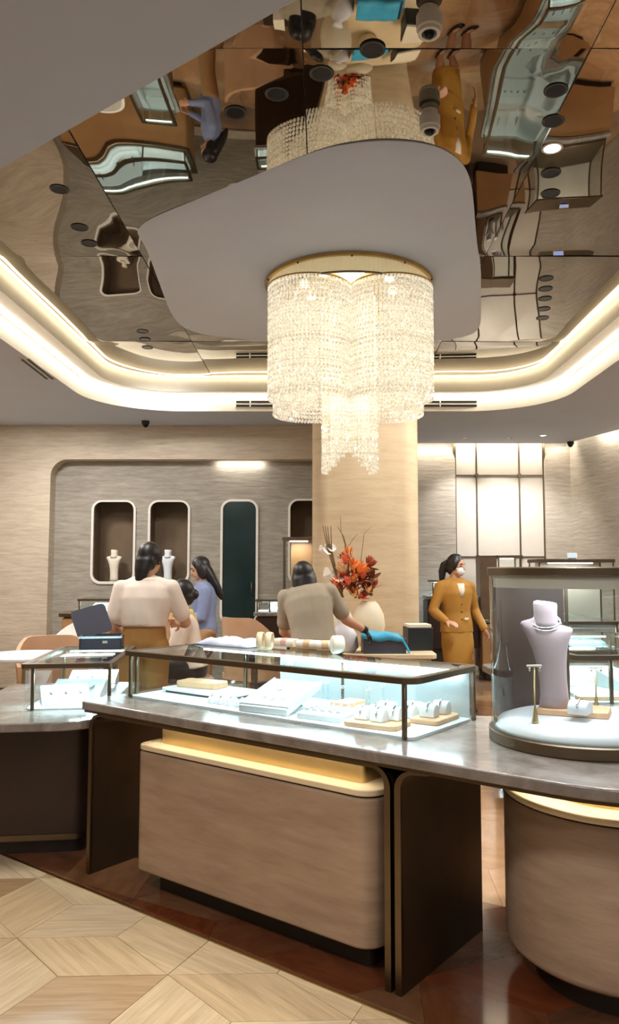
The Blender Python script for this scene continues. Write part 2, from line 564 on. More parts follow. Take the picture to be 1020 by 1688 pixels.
tag(cap, 'closing slab above the low ceiling', kind='structure')
# fascia of the near slanted edge (seen in the mirror only)
fp = [Vector((*diag_at_x(-HX), 0)), Vector((x_end, 1.45, 0)), Vector((HX, 1.45, 0))]
fb = MB()
for a, b2 in zip(fp, fp[1:]):
    d = (b2 - a); n_ = Vector((d.y, -d.x, 0)).normalized() * 0.03
    fb.add([(a.x, a.y, ZC + 0.06), (b2.x, b2.y, ZC + 0.06), (b2.x + n_.x, b2.y + n_.y, ZC + 0.06), (a.x + n_.x, a.y + n_.y, ZC + 0.06),
            (a.x, a.y, ZM), (b2.x, b2.y, ZM), (b2.x + n_.x, b2.y + n_.y, ZM), (a.x + n_.x, a.y + n_.y, ZM)],
           [(3, 2, 1, 0), (4, 5, 6, 7), (0, 1, 5, 4), (1, 2, 6, 5), (2, 3, 7, 6), (3, 0, 4, 7)])
tag(fb.build('trim_2', M['cove_paint']), 'upright fascia along the slanted near edge of the opening', kind='structure')

def sweep(profile, name, mat, kind_label, y_l=None, closed=False):
    """profile of (inward offset, z) swept along the opening's edge"""
    y_l = yl - 0.02 if y_l is None else y_l
    rows = [[(x, y, z) for (x, y) in cove_path(o, y_l)] for o, z in profile]
    n = len(rows[0]); vs = [p for r_ in rows for p in r_]; fs = []
    m = len(rows)
    for k in range(m if closed else m - 1):
        k2 = (k + 1) % m
        for i in range(n - 1):
            fs.append((k * n + i, k * n + i + 1, k2 * n + i + 1, k2 * n + i))
    mb = MB().add(vs, fs)
    return mb
STEP = 0.25
cove = sweep([(0.003, ZC - 0.004), (0.003, 3.585), (STEP - 0.02, 3.585), (STEP, 3.575), (STEP, 3.60), (STEP, ZM + 0.01), (-0.15, ZM + 0.03), (-0.15, ZC + 0.06)], 'cove', None, '', closed=True).build('trim_3', M['cove_paint'], auto=50)
tag(cove, 'two-step cream cove moulding around the mirror ceiling', kind='structure')
led1 = sweep([(0.05, 3.570), (0.05, 3.583), (0.085, 3.583), (0.085, 3.570)], 'l', None, '', closed=True).build('cove_light_strip', M['led_white'])
tag(led1, 'warm white light strip tucked under the upper cove step', 'light strip')
led2 = sweep([(STEP + 0.03, 3.742), (STEP + 0.03, 3.750), (STEP + 0.05, 3.750), (STEP + 0.05, 3.742)], 'l', None, '', closed=True).build('cove_light_strip', M['led_warm'])
tag(led2, 'amber light strip along the edge of the mirror ceiling', 'light strip')

# ---- mirror ceiling, slightly wavy sheets
mir = thing('ceiling_mirror', (0, 0, ZM), label='bronze mirrored ceiling of wavy sheets inside the cove', kind='structure')
xs = [-2.75, -1.32, -0.095, 1.16, 2.75]
ys = [1.3, on_z(430, 80, ZM).y, 5.42, 7.5, 9.0]
def sheet_wave(x, y, i, j):
    x0, x1, y0, y1 = xs[i] + 0.003, xs[i + 1] - 0.003, ys[j] + 0.003, ys[j + 1] - 0.003
    sd = Vector((i * 7.3, j * 3.1, 1.7))
    w = noise.noise(Vector((x * 0.9, y * 0.65, 0)) + sd) * 0.017 + noise.noise(Vector((x * 2.0, y * 1.3, 5)) + sd) * 0.0028
    e = min(1.0, min(x - x0, x1 - x, y - y0, y1 - y) / 0.12)
    return w * (0.35 + 0.65 * e)
def mirror_z(x, y):
    i = max(k_ for k_ in range(4) if xs[k_] <= x); j = max(k_ for k_ in range(4) if ys[k_] <= y)
    return ZM + sheet_wave(x, y, i, j)
for i in range(4):
    for j in range(4):
        x0, x1, y0, y1 = xs[i] + 0.003, xs[i + 1] - 0.003, ys[j] + 0.003, ys[j + 1] - 0.003
        if y1 < diag_at_x(x1)[1] - 0.4: continue
        nx, ny = 24, 36
        sd = Vector((i * 7.3, j * 3.1, 1.7))
        vs, fs = [], []
        for a in range(nx + 1):
            for c in range(ny + 1):
                x, y = x0 + (x1 - x0) * a / nx, y0 + (y1 - y0) * c / ny
                vs.append((x, y, sheet_wave(x, y, i, j)))
        for a in range(nx):
            for c in range(ny):
                p = a * (ny + 1) + c
                fs.append((p, p + 1, p + ny + 2, p + ny + 1))
        MB().add(vs, fs).build('mirror_sheet', M['mirror'], mir, smooth=True)

# ---- back wall on the left: plaster with a large rounded alcove holding niches
YW = 10.0
def wz(px, py, y=YW): 
    p = on_y(px, py, y); return p.x, p.z
Rw = Matrix(((1, 0, 0, 0), (0, 0, 1, 0), (0, 1, 0, 0), (0, 0, 0, 1)))      # (x, z, depth) -> world
ax0, az1 = wz(84, 757)
alc = rrect(ax0, 0.75, 0.02, az1, (0.0, 0.15, 0.22, 0.0), 8)
wbl = plate_with_holes([(-4.6, 0), (0.95, 0), (0.95, ZC), (-4.6, ZC)], [alc], YW, YW + 0.22, 'wall_back_left', M['plaster_warm'], None, Rw)
tag(wbl, 'beige trowelled plaster wall with a wide rounded recess', kind='structure')
YA = YW + 0.20
niches = [(155, 219, 827, 959), (248, 309, 827, 959), (478, 545, 825, 959)]
hs, boxes = [], []
for (a, b2, c, d) in niches:
    x0, z1 = wz(a, c, YA); x1, z0 = wz(b2, d, YA)
    hs.append(rrect(x0, x1, z0, z1, 0.11, 6)); boxes.append((x0, x1, z0, z1))
alcove = plate_with_holes([(ax0 - 0.05, 0), (0.9, 0), (0.9, az1 + 0.03), (ax0 - 0.05, az1 + 0.03)], hs, YA, YA + 0.05, 'alcove_panel', M['plaster_grey'], wbl, Rw)
for (x0, x1, z0, z1) in boxes:
    plate_with_holes(rrect(x0 - 0.025, x1 + 0.025, z0 - 0.03, z1 + 0.02, 0.13, 6), [rrect(x0 + 0.004, x1 - 0.004, z0 + 0.004, z1 - 0.004, 0.106, 6)], YA - 0.02, YA - 0.001, 'niche_frame', M['frame_white'], wbl, Rw)
    nb = MB()
    t_ = 0.02
    nb.box(((x0 + x1) / 2, YA + 0.40, (z0 + z1) / 2), (x1 - x0 + 0.1, t_, z1 - z0 + 0.1))
    nb.box((x0 - 0.03, YA + 0.22, (z0 + z1) / 2), (t_, 0.34, z1 - z0 + 0.1))
    nb.box((x1 + 0.03, YA + 0.22, (z0 + z1) / 2), (t_, 0.34, z1 - z0 + 0.1))
    nb.box(((x0 + x1) / 2, YA + 0.22, z1 + 0.03), (x1 - x0 + 0.1, 0.34, t_))
    nb.box(((x0 + x1) / 2, YA + 0.22, z0 - 0.011), (x1 - x0 + 0.1, 0.34, t_))
    nb.build('niche_box', M['niche_back'], wbl)
# dark green glazed door in the recess
gx0, gz1 = wz(368, 827, YA); gx1, gz0 = wz(421, 1026, YA)
gd = thing('door_1', (0, 0, 0), label='narrow dark green glazed door with rounded pale frame', kind='structure')
plate_with_holes(rrect(gx0 - 0.03, gx1 + 0.03, gz0 - 0.03, gz1 + 0.03, 0.14, 6), [rrect(gx0, gx1, gz0, gz1, 0.11, 6)], YA - 0.035, YA - 0.001, 'door_frame', M['frame_white'], gd, Rw)
MB().prism(rrect(gx0, gx1, gz0, gz1, 0.11, 6), YA - 0.022, YA - 0.001, Rw).build('glass_pane', M['green_glass'], gd)
MB().tube([(gx1 - 0.05, YA - 0.05, 1.15), (gx1 - 0.05, YA - 0.05, 1.35)], 0.008, 8).build('handle', M['bronze'], gd, smooth=True)

# ---- back wall on the right: satin panels between trowelled plaster, light slot on top
YB = 11.6
wbr = thing('wall_back_right', (0, 0, 0), label='pale back wall of satin panels between trowelled plaster', kind='structure')
MB().box((2.4, YB + 0.16, 1.78), (3.4, 0.1, 3.56)).build('wall_core', M['plaster_pale'], wbr)
px_v = [751, 787, 858, 899]
xv = [on_y(p, 830, YB).x for p in px_v]
zh = [0.0, on_y(800, 918, YB).z, on_y(800, 783, YB).z, 3.54]
for i in range(3):
    for j in range(3):
        w, h = xv[i + 1] - xv[i], zh[j + 1] - zh[j]
        MB().box(((xv[i] + xv[i + 1]) / 2, YB + 0.085, (zh[j] + zh[j + 1]) / 2), (w - 0.012, 0.05, h - 0.012)).build('satin_panel', M['satin_panel'], wbr, bevel=0.004, seg=1)
for i, x in enumerate(xv):
    MB().box((x, YB + 0.066, 1.77), (0.022 if i in (1, 2) else 0.04, 0.03, 3.54)).build('panel_strip', M['bronze'], wbr)
for z in zh[1:3]:
    MB().box(((xv[0] + xv[3]) / 2, YB + 0.062, z), (xv[3] - xv[0], 0.025, 0.020)).build('panel_strip', M['frame_metal'], wbr)
for x in xv[1:3]:
    for z in zh[1:3]:
        MB().lathe([(0, 0), (0.032, 0), (0.032, 0.02), (0, 0.02)], 12, Matrix.Translation((x, YB + 0.055, z)) @ Matrix.Rotation(PI / 2, 4, 'X')).build('boss', M['bronze'], wbr)
MB().prism(rrect(0.7, xv[0], 0.0, zh[3] - 0.17, (0.0, 0.22, 0, 0), 8), YB, YB + 0.11, Rw).build('plaster_leaf', M['plaster_pale'], wbr, auto=40)
MB().prism(rrect(xv[3], 3.75, 0.0, zh[3] - 0.17, (0.0, 0.0, 0.25, 0), 8), YB, YB + 0.11, Rw).build('plaster_leaf', M['plaster_pale'], wbr, auto=40)
wr = MB()
a, b2 = Vector((rwall_x(11.75), 11.75, 0)), Vector((rwall_x(-3.5), -3.5, 0))
dv = (b2 - a).normalized(); nv = Vector((-dv.y, dv.x, 0)) * 0.1
wr.prism([tuple(a[:2]), tuple(b2[:2]), tuple((b2 + nv)[:2]), tuple((a + nv)[:2])], 0, ZC + 0.2)
tag(wr.build('wall_right', M['plaster_pale']), 'pale trowelled plaster side wall lit from a ceiling slot', kind='structure')
tag(MB().box((-4.65, 4.5, 1.7), (0.1, 13, 3.4)).build('wall_left', M['plaster_warm']), 'beige plaster side wall out of sight on the left', kind='structure')
# light slots
s1 = MB().box((2.25, 11.49, ZC + 0.085), (2.9, 0.03, 0.02)).build('wall_wash_strip', M['led_white'])
tag(s1, 'light strip in the ceiling slot above the satin panels', 'light strip')
aw = [Vector((rwall_x(y) - 0.1, y, ZC + 0.085)) for y in (11.3, 4.0)]
s2 = MB().tube(aw, 0.012, 6).build('wall_wash_strip', M['led_white'])
tag(s2, 'slanting light strip in the ceiling slot along the right wall', 'light strip')
area_light('wall_wash', (2.25, 11.47, ZC + 0.07), 2.8, 26, (1, 0.9, 0.74), (math.radians(-8), 0, 0), size_y=0.05)
area_light('wall_wash', (rwall_x(8.5) - 0.11, 8.5, ZC + 0.07), 0.05, 30, (1, 0.9, 0.74), (0, math.radians(-6), math.atan(0.33)), size_y=5.0)

# ---- pillar
pil = MB().prism(rrect(0.41 - 0.535, 0.41 + 0.535, 7.62, 8.69, 0.16, 8), 0, ZM).build('pillar', M['plaster_pillar'], auto=50)
tag(pil, 'broad cream plaster pillar with rounded corners', kind='structure')
area_light('alcove_lamp', (on_y(394, 757, YW).x, YW + 0.13, az1 - 0.012), 0.62, 2.4, (1, 0.95, 0.86), (math.radians(35), 0, 0), size_y=0.03)

# ================================================================== CEILING THINGS
# ---- white rounded panel hanging under the mirror
ZP = 3.741
def smooth_poly(pts, rads, seg=10):
    out = []
    n = len(pts)
    for i in range(n):
        p0, p1, p2 = Vector(pts[i - 1]), Vector(pts[i]), Vector(pts[(i + 1) % n])
        a, b2 = (p0 - p1), (p2 - p1)
        r = min(rads[i], a.length * 0.48, b2.length * 0.48)
        s, e = p1 + a.normalized() * r, p1 + b2.normalized() * r
        for k in range(seg + 1):
            t = k / seg
            q = s * (1 - t) ** 2 + p1 * 2 * t * (1 - t) + e * t * t
            out.append((q.x, q.y))
    return out
outl = [(228, 384), (250, 366), (330, 332), (430, 291), (520, 256), (590, 242), (650, 239), (705, 245), (746, 262), (770, 290), (780, 330), (787, 390), (793, 460), (795, 520), (786, 548), (760, 559), (690, 567), (600, 570), (500, 569), (400, 562), (330, 553), (298, 540), (280, 516), (262, 470), (243, 420), (230, 396)]
pp = [on_z(*q, ZP) for q in outl]
poly = []
for i in range(len(pp)):
    p0, p1, p2, p3 = pp[i - 1], pp[i], pp[(i + 1) % len(pp)], pp[(i + 2) % len(pp)]
    for k in range(4):
        t = k / 4
        q = 0.5 * ((2 * p1) + (p2 - p0) * t + (2 * p0 - 5 * p1 + 4 * p2 - p3) * t * t + (3 * p1 - p0 - 3 * p2 + p3) * t ** 3)
        poly.append((q.x, q.y))
panel = thing('ceiling_panel', (0, 0, ZP), label='large white rounded ceiling panel carrying the crystal chandelier', cat='ceiling panel')
cxp, cyp = sum(p[0] for p in poly) / len(poly), sum(p[1] for p in poly) / len(poly)
inn = []
for i in range(len(poly)):
    p0, p1, p2 = Vector(poly[i - 1]), Vector(poly[i]), Vector(poly[(i + 1) % len(poly)])
    t = (p2 - p0).normalized(); nn = Vector((-t.y, t.x))
    if nn.dot(Vector((cxp, cyp)) - p1) < 0: nn = -nn
    inn.append(p1 + nn * 0.05)
n_ = len(poly)
MB().add([(p.x, p.y, 0) for p in inn] + [(p[0], p[1], 0.022) for p in poly] + [(p[0], p[1], 0.034) for p in poly],
         [tuple(range(n_))] + [(i, (i + 1) % n_, n_ + (i + 1) % n_, n_ + i) for i in range(n_)] + [(n_ + i, n_ + (i + 1) % n_, 2 * n_ + (i + 1) % n_, 2 * n_ + i) for i in range(n_)] + [tuple(range(3 * n_ - 1, 2 * n_ - 1, -1))]).build('board', M['panel_paint'], panel, auto=30)

# ---- chandelier
CHX, CHY = 0.192, 5.92
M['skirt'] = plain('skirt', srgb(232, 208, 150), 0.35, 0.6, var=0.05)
_b = M['skirt'].node_tree.nodes['Principled BSDF']; _b.inputs['Emission Color'].default_value = (1.0, 0.84, 0.5, 1); _b.inputs['Emission Strength'].default_value = 0.30  # glow put into the band in place of light shining through it
m = bpy.data.materials.new('crystal'); m.use_nodes = True
nt = m.node_tree; nt.nodes.clear()
tr_ = nt.nodes.new('ShaderNodeBsdfTransparent'); tr_.inputs['Color'].default_value = (1, 0.98, 0.93, 1)
gl_ = nt.nodes.new('ShaderNodeBsdfGlossy'); gl_.inputs['Roughness'].default_value = 0.08
tl_ = nt.nodes.new('ShaderNodeBsdfTranslucent'); tl_.inputs['Color'].default_value = (1.0, 0.94, 0.80, 1)
em_ = nt.nodes.new('ShaderNodeEmission'); em_.inputs['Color'].default_value = (1.0, 0.96, 0.86, 1)  # speckled glow put into the crystals, standing in for lamp light they catch
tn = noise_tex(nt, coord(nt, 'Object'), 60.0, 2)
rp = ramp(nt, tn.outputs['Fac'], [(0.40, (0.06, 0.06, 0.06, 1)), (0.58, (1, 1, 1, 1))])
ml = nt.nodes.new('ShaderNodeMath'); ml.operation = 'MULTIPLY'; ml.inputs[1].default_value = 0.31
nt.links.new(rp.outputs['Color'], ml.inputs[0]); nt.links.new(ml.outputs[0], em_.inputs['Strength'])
m1 = nt.nodes.new('ShaderNodeMixShader'); m1.inputs[0].default_value = 0.35
m2 = nt.nodes.new('ShaderNodeMixShader'); m2.inputs[0].default_value = 0.62
ad = nt.nodes.new('ShaderNodeAddShader'); oo = nt.nodes.new('ShaderNodeOutputMaterial')
nt.links.new(gl_.outputs[0], m1.inputs[2]); nt.links.new(tl_.outputs[0], m1.inputs[1])
nt.links.new(tr_.outputs[0], m2.inputs[1]); nt.links.new(m1.outputs[0], m2.inputs[2])
nt.links.new(m2.outputs[0], ad.inputs[0]); nt.links.new(em_.outputs[0], ad.inputs[1]); nt.links.new(ad.outputs[0], oo.inputs['Surface'])
M['crystal'] = m

def strand_mesh(n_beads, pitch, w, seed):
    rnd = random.Random(seed)
    mb = MB()
    for k in range(n_beads):
        z = -pitch * (k + 0.5)
        h = pitch * 0.86
        a = rnd.uniform(0, PI / 2)
        T = Matrix.Translation((0, 0, z)) @ Matrix.Rotation(a, 4, 'Z')
        s = w * rnd.uniform(0.85, 1.1)
        mb.lathe([(0, h / 2), (s, h * 0.30), (s, -h * 0.30), (0, -h / 2)], 4, T)
    return mb
def quatrefoil(r, n_lobe, off=0.0):
    """points along a four-lobed outline of lobe radius r"""
    pts = []
    for q in range(4):
        a = PI / 4 + q * PI / 2
        c = Vector((math.cos(a), math.sin(a), 0)) * (r * math.sqrt(2) * 0.97)
        for i in range(n_lobe):
            t = a - math.radians(128) + math.radians(256) * (i + 0.5 + off) / n_lobe
            pts.append(c + Vector((math.cos(t), math.sin(t), 0)) * r)
    return pts
ch = thing('chandelier', (CHX, CHY, ZP), label='long waterfall chandelier of crystal strands under the white ceiling panel', cat='chandelier')
R0 = 0.635
MB().lathe([(R0 - 0.005, 0), (R0 + 0.022, 0), (R0 + 0.022, -0.028), (R0 - 0.005, -0.028), (R0 - 0.005, 0)], 96).build('canopy_rim', M['brass'], ch, auto=40)
ribs = []
for i in range(240):
    t = 2 * PI * i / 240; rr = R0 - (0.004 if i % 2 else 0.0)
    ribs.append((rr * math.cos(t), rr * math.sin(t)))
plate_with_holes(ribs, [[(x_ * 0.975, y_ * 0.975) for x_, y_ in ribs[::4]]], -0.135, -0.028, 'ribbed_skirt', M['skirt'], ch)
MB().lathe([(R0 - 0.014, -0.135), (R0 + 0.004, -0.135), (R0 + 0.004, -0.145), (R0 - 0.014, -0.145), (R0 - 0.014, -0.135)], 96).build('skirt_edge', M['bronze'], ch, auto=40)
MB().lathe([(0, -0.001), (R0 - 0.02, -0.001), (R0 - 0.02, -0.02), (0, -0.02)], 64).build('canopy_plate', M['brass_bright'], ch, auto=40)
for a in range(10):
    t = 2 * PI * (a + 0.5) / 10
    MB().ellipsoid((math.cos(t) * (R0 + 0.02), math.sin(t) * (R0 + 0.02), -0.035), (0.008, 0.008, 0.008), 8, 5).build('screw', M['bronze_dark'], ch, smooth=True)
for r, z in ((0.308, -0.145), (0.108, -0.145)):
    q = quatrefoil(r, 26)
    sh = MB()
    vs, fs = [], []
    n = len(q)
    for p in q:
        u = p.normalized()
        for dr, dz in ((-0.012, 0.010), (0.010, 0.010), (0.010, 0.0), (-0.012, 0.0)):
            vs.append((p.x + u.x * dr, p.y + u.y * dr, z + dz))
    for i in range(n):
        j = (i + 1) % n
        for k in range(4):
            fs.append((i * 4 + k, j * 4 + k, j * 4 + (k + 1) % 4, i * 4 + (k + 1) % 4))
    MB().add(vs, fs).build('strand_frame', M['brass'], ch, auto=40)
long_me = [strand_mesh(24, 0.0355, 0.0115, s).mesh('crystal_strand') for s in range(3)]
tail_me = [strand_mesh(38 - s, 0.0355, 0.0105, 10 + s).mesh('crystal_strand') for s in range(6)]
for me in long_me + tail_me: me.materials.append(M['crystal'])
k = 0
for r, nl, mes, z in ((0.308, 50, long_me, -0.14), (0.106, 20, tail_me, -0.14)):
    for p in quatrefoil(r, nl):
        o = bpy.data.objects.new('crystal_strand', mes[k % 3] if mes is long_me else mes[min(5, int(max(0.0, 1 - abs(p.x) / 0.19) * 6))]); k += 1
        o.location = (p.x, p.y, z); o.rotation_euler = (0, 0, (k * 0.7) % PI)
        link(o, ch)
# the inner rows that fill the lobes
st = MB()
for r, f, nl, nb_, z, w in ((0.308, 0.93, 44, 24, -0.14, 0.0115), (0.308, 0.72, 30, 24, -0.14, 0.0115), (0.106, 0.68, 12, 37, -0.14, 0.0105)):
    for i, p in enumerate(quatrefoil(r, nl, 0.3)):
        sm = strand_mesh(nb_ if r > 0.2 else nb_ - int(max(0.0, 1 - abs(p.x * f) / 0.19) * 5), 0.0355, w, i)
        st.add(sm.v, sm.f, Matrix.Translation((p.x * f, p.y * f, z)))
stuff = st.build('inner_crystals', M['crystal'], ch)
stuff['kind'] = 'stuff'
for i in range(8):
    t = 2 * PI * i / 8 + 0.2
    MB().lathe([(0, -0.02), (0.035, -0.02), (0.035, -0.04), (0, -0.04)], 14, Matrix.Translation((0.36 * math.cos(t), 0.36 * math.sin(t), 0))).build('lamp_disc', M['lamp_on'], ch)
def point_light(name, loc, power, col, rad):
    d = bpy.data.lights.new(name, 'POINT'); d.energy = power; d.color = col; d.shadow_soft_size = rad
    o = bpy.data.objects.new(name, d); o.location = loc; COL.objects.link(o); return o
for z, p in ((3.50, 16), (3.30, 14), (3.05, 8), (2.75, 2)):
    point_light('chandelier_lamp', (CHX, CHY, z), p, (1.0, 0.90, 0.74), 0.06)

# ---- downlights set in the mirror
def downlight(loc, label, lit=False, r=0.055, group=None, power=0, target=None, angle=70, col=NEUTRAL):
    d = thing('downlight', loc, label=label, cat='downlight', group=group)
    MB().lathe([(r * 0.80, 0.010), (r * 0.80, -0.001), (r * 0.86, -0.003), (r, -0.003), (r * 1.04, -0.001), (r * 1.0, 0.010)], 28).build('trim_ring', M['black'] if not lit else M['frame_white'], d, auto=40)
    MB().lathe([(0, -0.0015), (r * 0.80, -0.0015), (r * 0.80, 0.01), (0, 0.01)], 20).build('lens', M['lamp_on'] if lit else M['dark_lens'], d)
    if power:
        spot_light('downlight_beam', (loc[0], loc[1], loc[2] - 0.03), target or (loc[0], loc[1], 0), power, angle, col, 0.8, 0.03)
    return d
ords = ['first', 'second', 'third', 'fourth', 'fifth', 'sixth', 'seventh']
rows = [
    ('black mirror-ceiling downlight, %s from top of the near right row', [(916, 150), (912, 200), (910, 244), (908, 284), (907, 318)], (90, 90, 90, 90, 0)),
    ('black mirror-ceiling downlight, %s from top of the far right row', [(900, 458), (899, 475), (898, 491), (896, 508), (894, 523)], (0, 150, 0, 150, 0)),
    ('black mirror-ceiling downlight, %s from top of the near left row', [(98, 313), (131, 376), (147, 402)], (90, 90, 90)),
    ('black mirror-ceiling downlight, %s from top of the far left row', [(235, 547), (239, 560), (243, 573)], (75, 0, 75)),
    ('black mirror-ceiling downlight, %s from right in the slanted top row', [(614, 80), (530, 118), (456, 155), (388, 185)], (75, 75, 75, 75)),
]
for lab, pts, pw in rows:
    for i, q in enumerate(pts):
        p = on_z(*q, ZM)
        lit = lab.find('near right') > 0 and i == 2
        l2 = 'glowing recessed downlight in the mirror, the lit one of the near right row' if lit else lab % ords[i]
        tg = {'far right': (0.45, 7.62, 1.5), 'far left': (-1.9, 10.0, 1.7), 'near left': (-1.5, 6.2, 0.9)}.get(next((k_ for k_ in ('far right', 'far left', 'near left') if k_ in lab), ''), None)
        downlight((p.x, p.y, mirror_z(p.x, p.y) - 0.002), l2, lit, power=pw[i], target=tg, angle=80, group='downlights in the mirror ceiling')
for i, q in enumerate([(766, 722), (838, 722), (895, 718)]):
    p = on_z(*q, ZC)
    downlight((p.x, p.y, ZC), ['small ceiling downlight nearest the pillar, above the satin panels', 'small ceiling downlight above the middle satin panel', 'small lit ceiling downlight near the right wall corner'][i], i == 2, 0.05, 'downlights in the low ceiling', 90, target=(p.x, YB, 1.3), angle=85)

# ---- security cameras
def camera_dome(px, py, label):
    p = on_z(px, py, ZM - 0.04)
    c = thing('security_camera', (p.x, p.y, mirror_z(p.x, p.y) - 0.002), label=label, cat='security camera', group='white security cameras on the mirror ceiling')
    MB().lathe([(0, 0), (0.040, 0), (0.040, -0.02), (0.052, -0.03), (0.052, -0.085), (0.047, -0.092), (0, -0.092)], 32).build('housing', M['frame_white'], c, auto=35)
    MB().lathe([(0.030, -0.092), (0.047, -0.092), (0.045, -0.106), (0.030, -0.106)], 32).build('collar', M['frame_white'], c, auto=35)
    MB().ellipsoid((0, 0, -0.096), (0.029, 0.029, 0.028), 20, 12).build('lens_dome', M['dark_lens'], c, smooth=True)
camera_dome(707, 30, 'white dome security camera nearest the top right of the mirror ceiling')
camera_dome(708, 196, 'white dome security camera just above the white ceiling panel')
def mini_camera(px, py, label):
    p = on_z(px, py, ZC)
    c = thing('dome_camera', (p.x, p.y, ZC), label=label, cat='security camera')
    MB().lathe([(0, 0), (0.05, 0), (0.05, -0.035), (0.043, -0.045), (0, -0.045)], 24).build('base', M['black'], c, auto=35)
    MB().ellipsoid((0, 0, -0.045), (0.038, 0.038, 0.04), 16, 10).build('lens_dome', M['dark_lens'], c, smooth=True)
mini_camera(240, 694, 'small black dome camera on the ceiling above the left plaster wall')
mini_camera(940, 728, 'small black dome camera on the ceiling at the right wall corner')

# ---- slot air diffusers
def diffuser(a, b2, h, label, flat=False):
    a, b2 = Vector(a), Vector(b2)
    L = (b2 - a).length
    d = thing('air_diffuser', (a + b2) / 2, math.atan2((b2 - a).y, (b2 - a).x), label=label, cat='air diffuser', group='slot air diffusers')
    hh = h
    if flat:
        MB().box((0, 0, -0.004), (L, hh, 0.008)).build('frame', M['frame_white'], d)
        for s in (-0.27, 0.27): MB().box((0, s * hh, -0.009), (L - 0.03, hh * 0.28, 0.006)).build('slot', M['black'], d)
    else:
        MB().box((0, -0.006, 0), (L, 0.012, hh)).build('frame', M['cove_paint'], d)
        for s in (-0.27, 0.27): MB().box((0, -0.013, s * hh), (L - 0.02, 0.006, hh * 0.34)).build('slot', M['black'], d)
        MB().box((-L * 0.2, -0.018, 0), (0.015, 0.006, hh)).build('divider', M['frame_white'], d)
zz = on_y(420, 666, HY).z
diffuser((on_y(388, 666, HY).x, HY - 0.001, zz), (on_y(470, 666, HY).x, HY - 0.001, zz), 0.085, 'black slot air diffuser in the cove left of the chandelier')
diffuser((on_y(690, 666, HY).x, HY - 0.001, zz), (on_y(807, 666, HY).x, HY - 0.001, zz), 0.085, 'black slot air diffuser in the cove right of the chandelier')
diffuser(on_z(40, 590, ZC), on_z(83, 624, ZC), 0.10, 'slanting black slot air diffuser in the low ceiling at far left', True)

# ================================================================== THE ISLAND
ZS = 0.84
def on_isl(px, py, z):
    p = on_z(px, py, z)
    return to_isl(p)

# ---- worktop
SC_, VC_, RC_ = 0.60, 0.68, 0.685        # round end
out = rrect(-1.87, 0.3, 0.0, 0.82, (0, 0, 0.03, 0.03), 4)
pts = [(-1.87, 0.03)] + [(-1.84, 0.0)]
for k in range(0, 29):
    a = math.radians(-90 + (262 - 40) * k / 28)
    pts.append((SC_ + RC_ * math.cos(a), VC_ + RC_ * math.sin(a)))
pts += [(0.12, 0.96), (-0.12, 0.84), (-0.35, 0.82), (-1.84, 0.82), (-1.87, 0.79)]
def inset(pts, d):
    res = []
    n = len(pts)
    for i in range(n):
        p0, p1, p2 = Vector(pts[i - 1]), Vector(pts[i]), Vector(pts[(i + 1) % n])
        t = ((p1 - p0).normalized() + (p2 - p1).normalized()).normalized()
        q = p1 + Vector((-t.y, t.x)) * d
        res.append((q.x, q.y))
    return res
wt = thing('worktop', O2, RZ, label='long polished grey stone worktop of the island with round end', cat='worktop')
MB().prism(pts, 0.798, ZS).build('slab', M['stone'], wt, bevel=0.008, seg=3)
MB().prism(inset(pts, 0.014), 0.785, 0.798).build('under_frame', M['bronze_dark'], wt)

# ---- bronze portals carrying the worktop
def portal(s0, s1, label, both=True):
    p = thing('support_portal', O2, RZ, label=label, cat='counter support')
    t, zt, r = 0.026, 0.784, 0.075
    if both:
        o_ = rrect(s0, s1, -2, zt, (0, r, r, 0), 8); i_ = rrect(s0 + t, s1 - t, -2, zt - 0.012, (0, r - 0.02, r - 0.02, 0), 8)
        o_ = [(x, max(z, 0.0)) for x, z in o_]; i_ = [(x, max(z, 0.0)) for x, z in i_]
        # order: rrect starts at (x1,y0)
        prof = o_ + list(reversed(i_))
    else:
        o_ = [(s1, zt)] + [(x, max(z, 0.0)) for x, z in rrect(s0, s0 + 1, -2, zt, (0, 0, r, 0), 8)][2:]
        i_ = [(s1, zt - 0.006)] + [(x, max(z, 0.0)) for x, z in rrect(s0 + t, s0 + 1, -2, zt - 0.012, (0, 0, r - 0.02, 0), 8)][2:]
        prof = o_ + list(reversed(i_))
    RwL = Matrix(((1, 0, 0, 0), (0, 0, 1, 0), (0, 1, 0, 0), (0, 0, 0, 1)))
    MB().prism(prof, 0.035, 0.66, RwL).build('shell', M['bronze_dark'], p, auto=40)
    fr = MB()
    fr.prism(prof, 0.018, 0.034, RwL)
    fr.build('edge_band', M['bronze'], p, auto=40)
    return p
portal(-1.80, -0.012, 'dark bronze arch frame around the rectangular pedestal')
portal(0.006, 0.15, 'dark bronze upright support panel between the two pedestals', both=False)

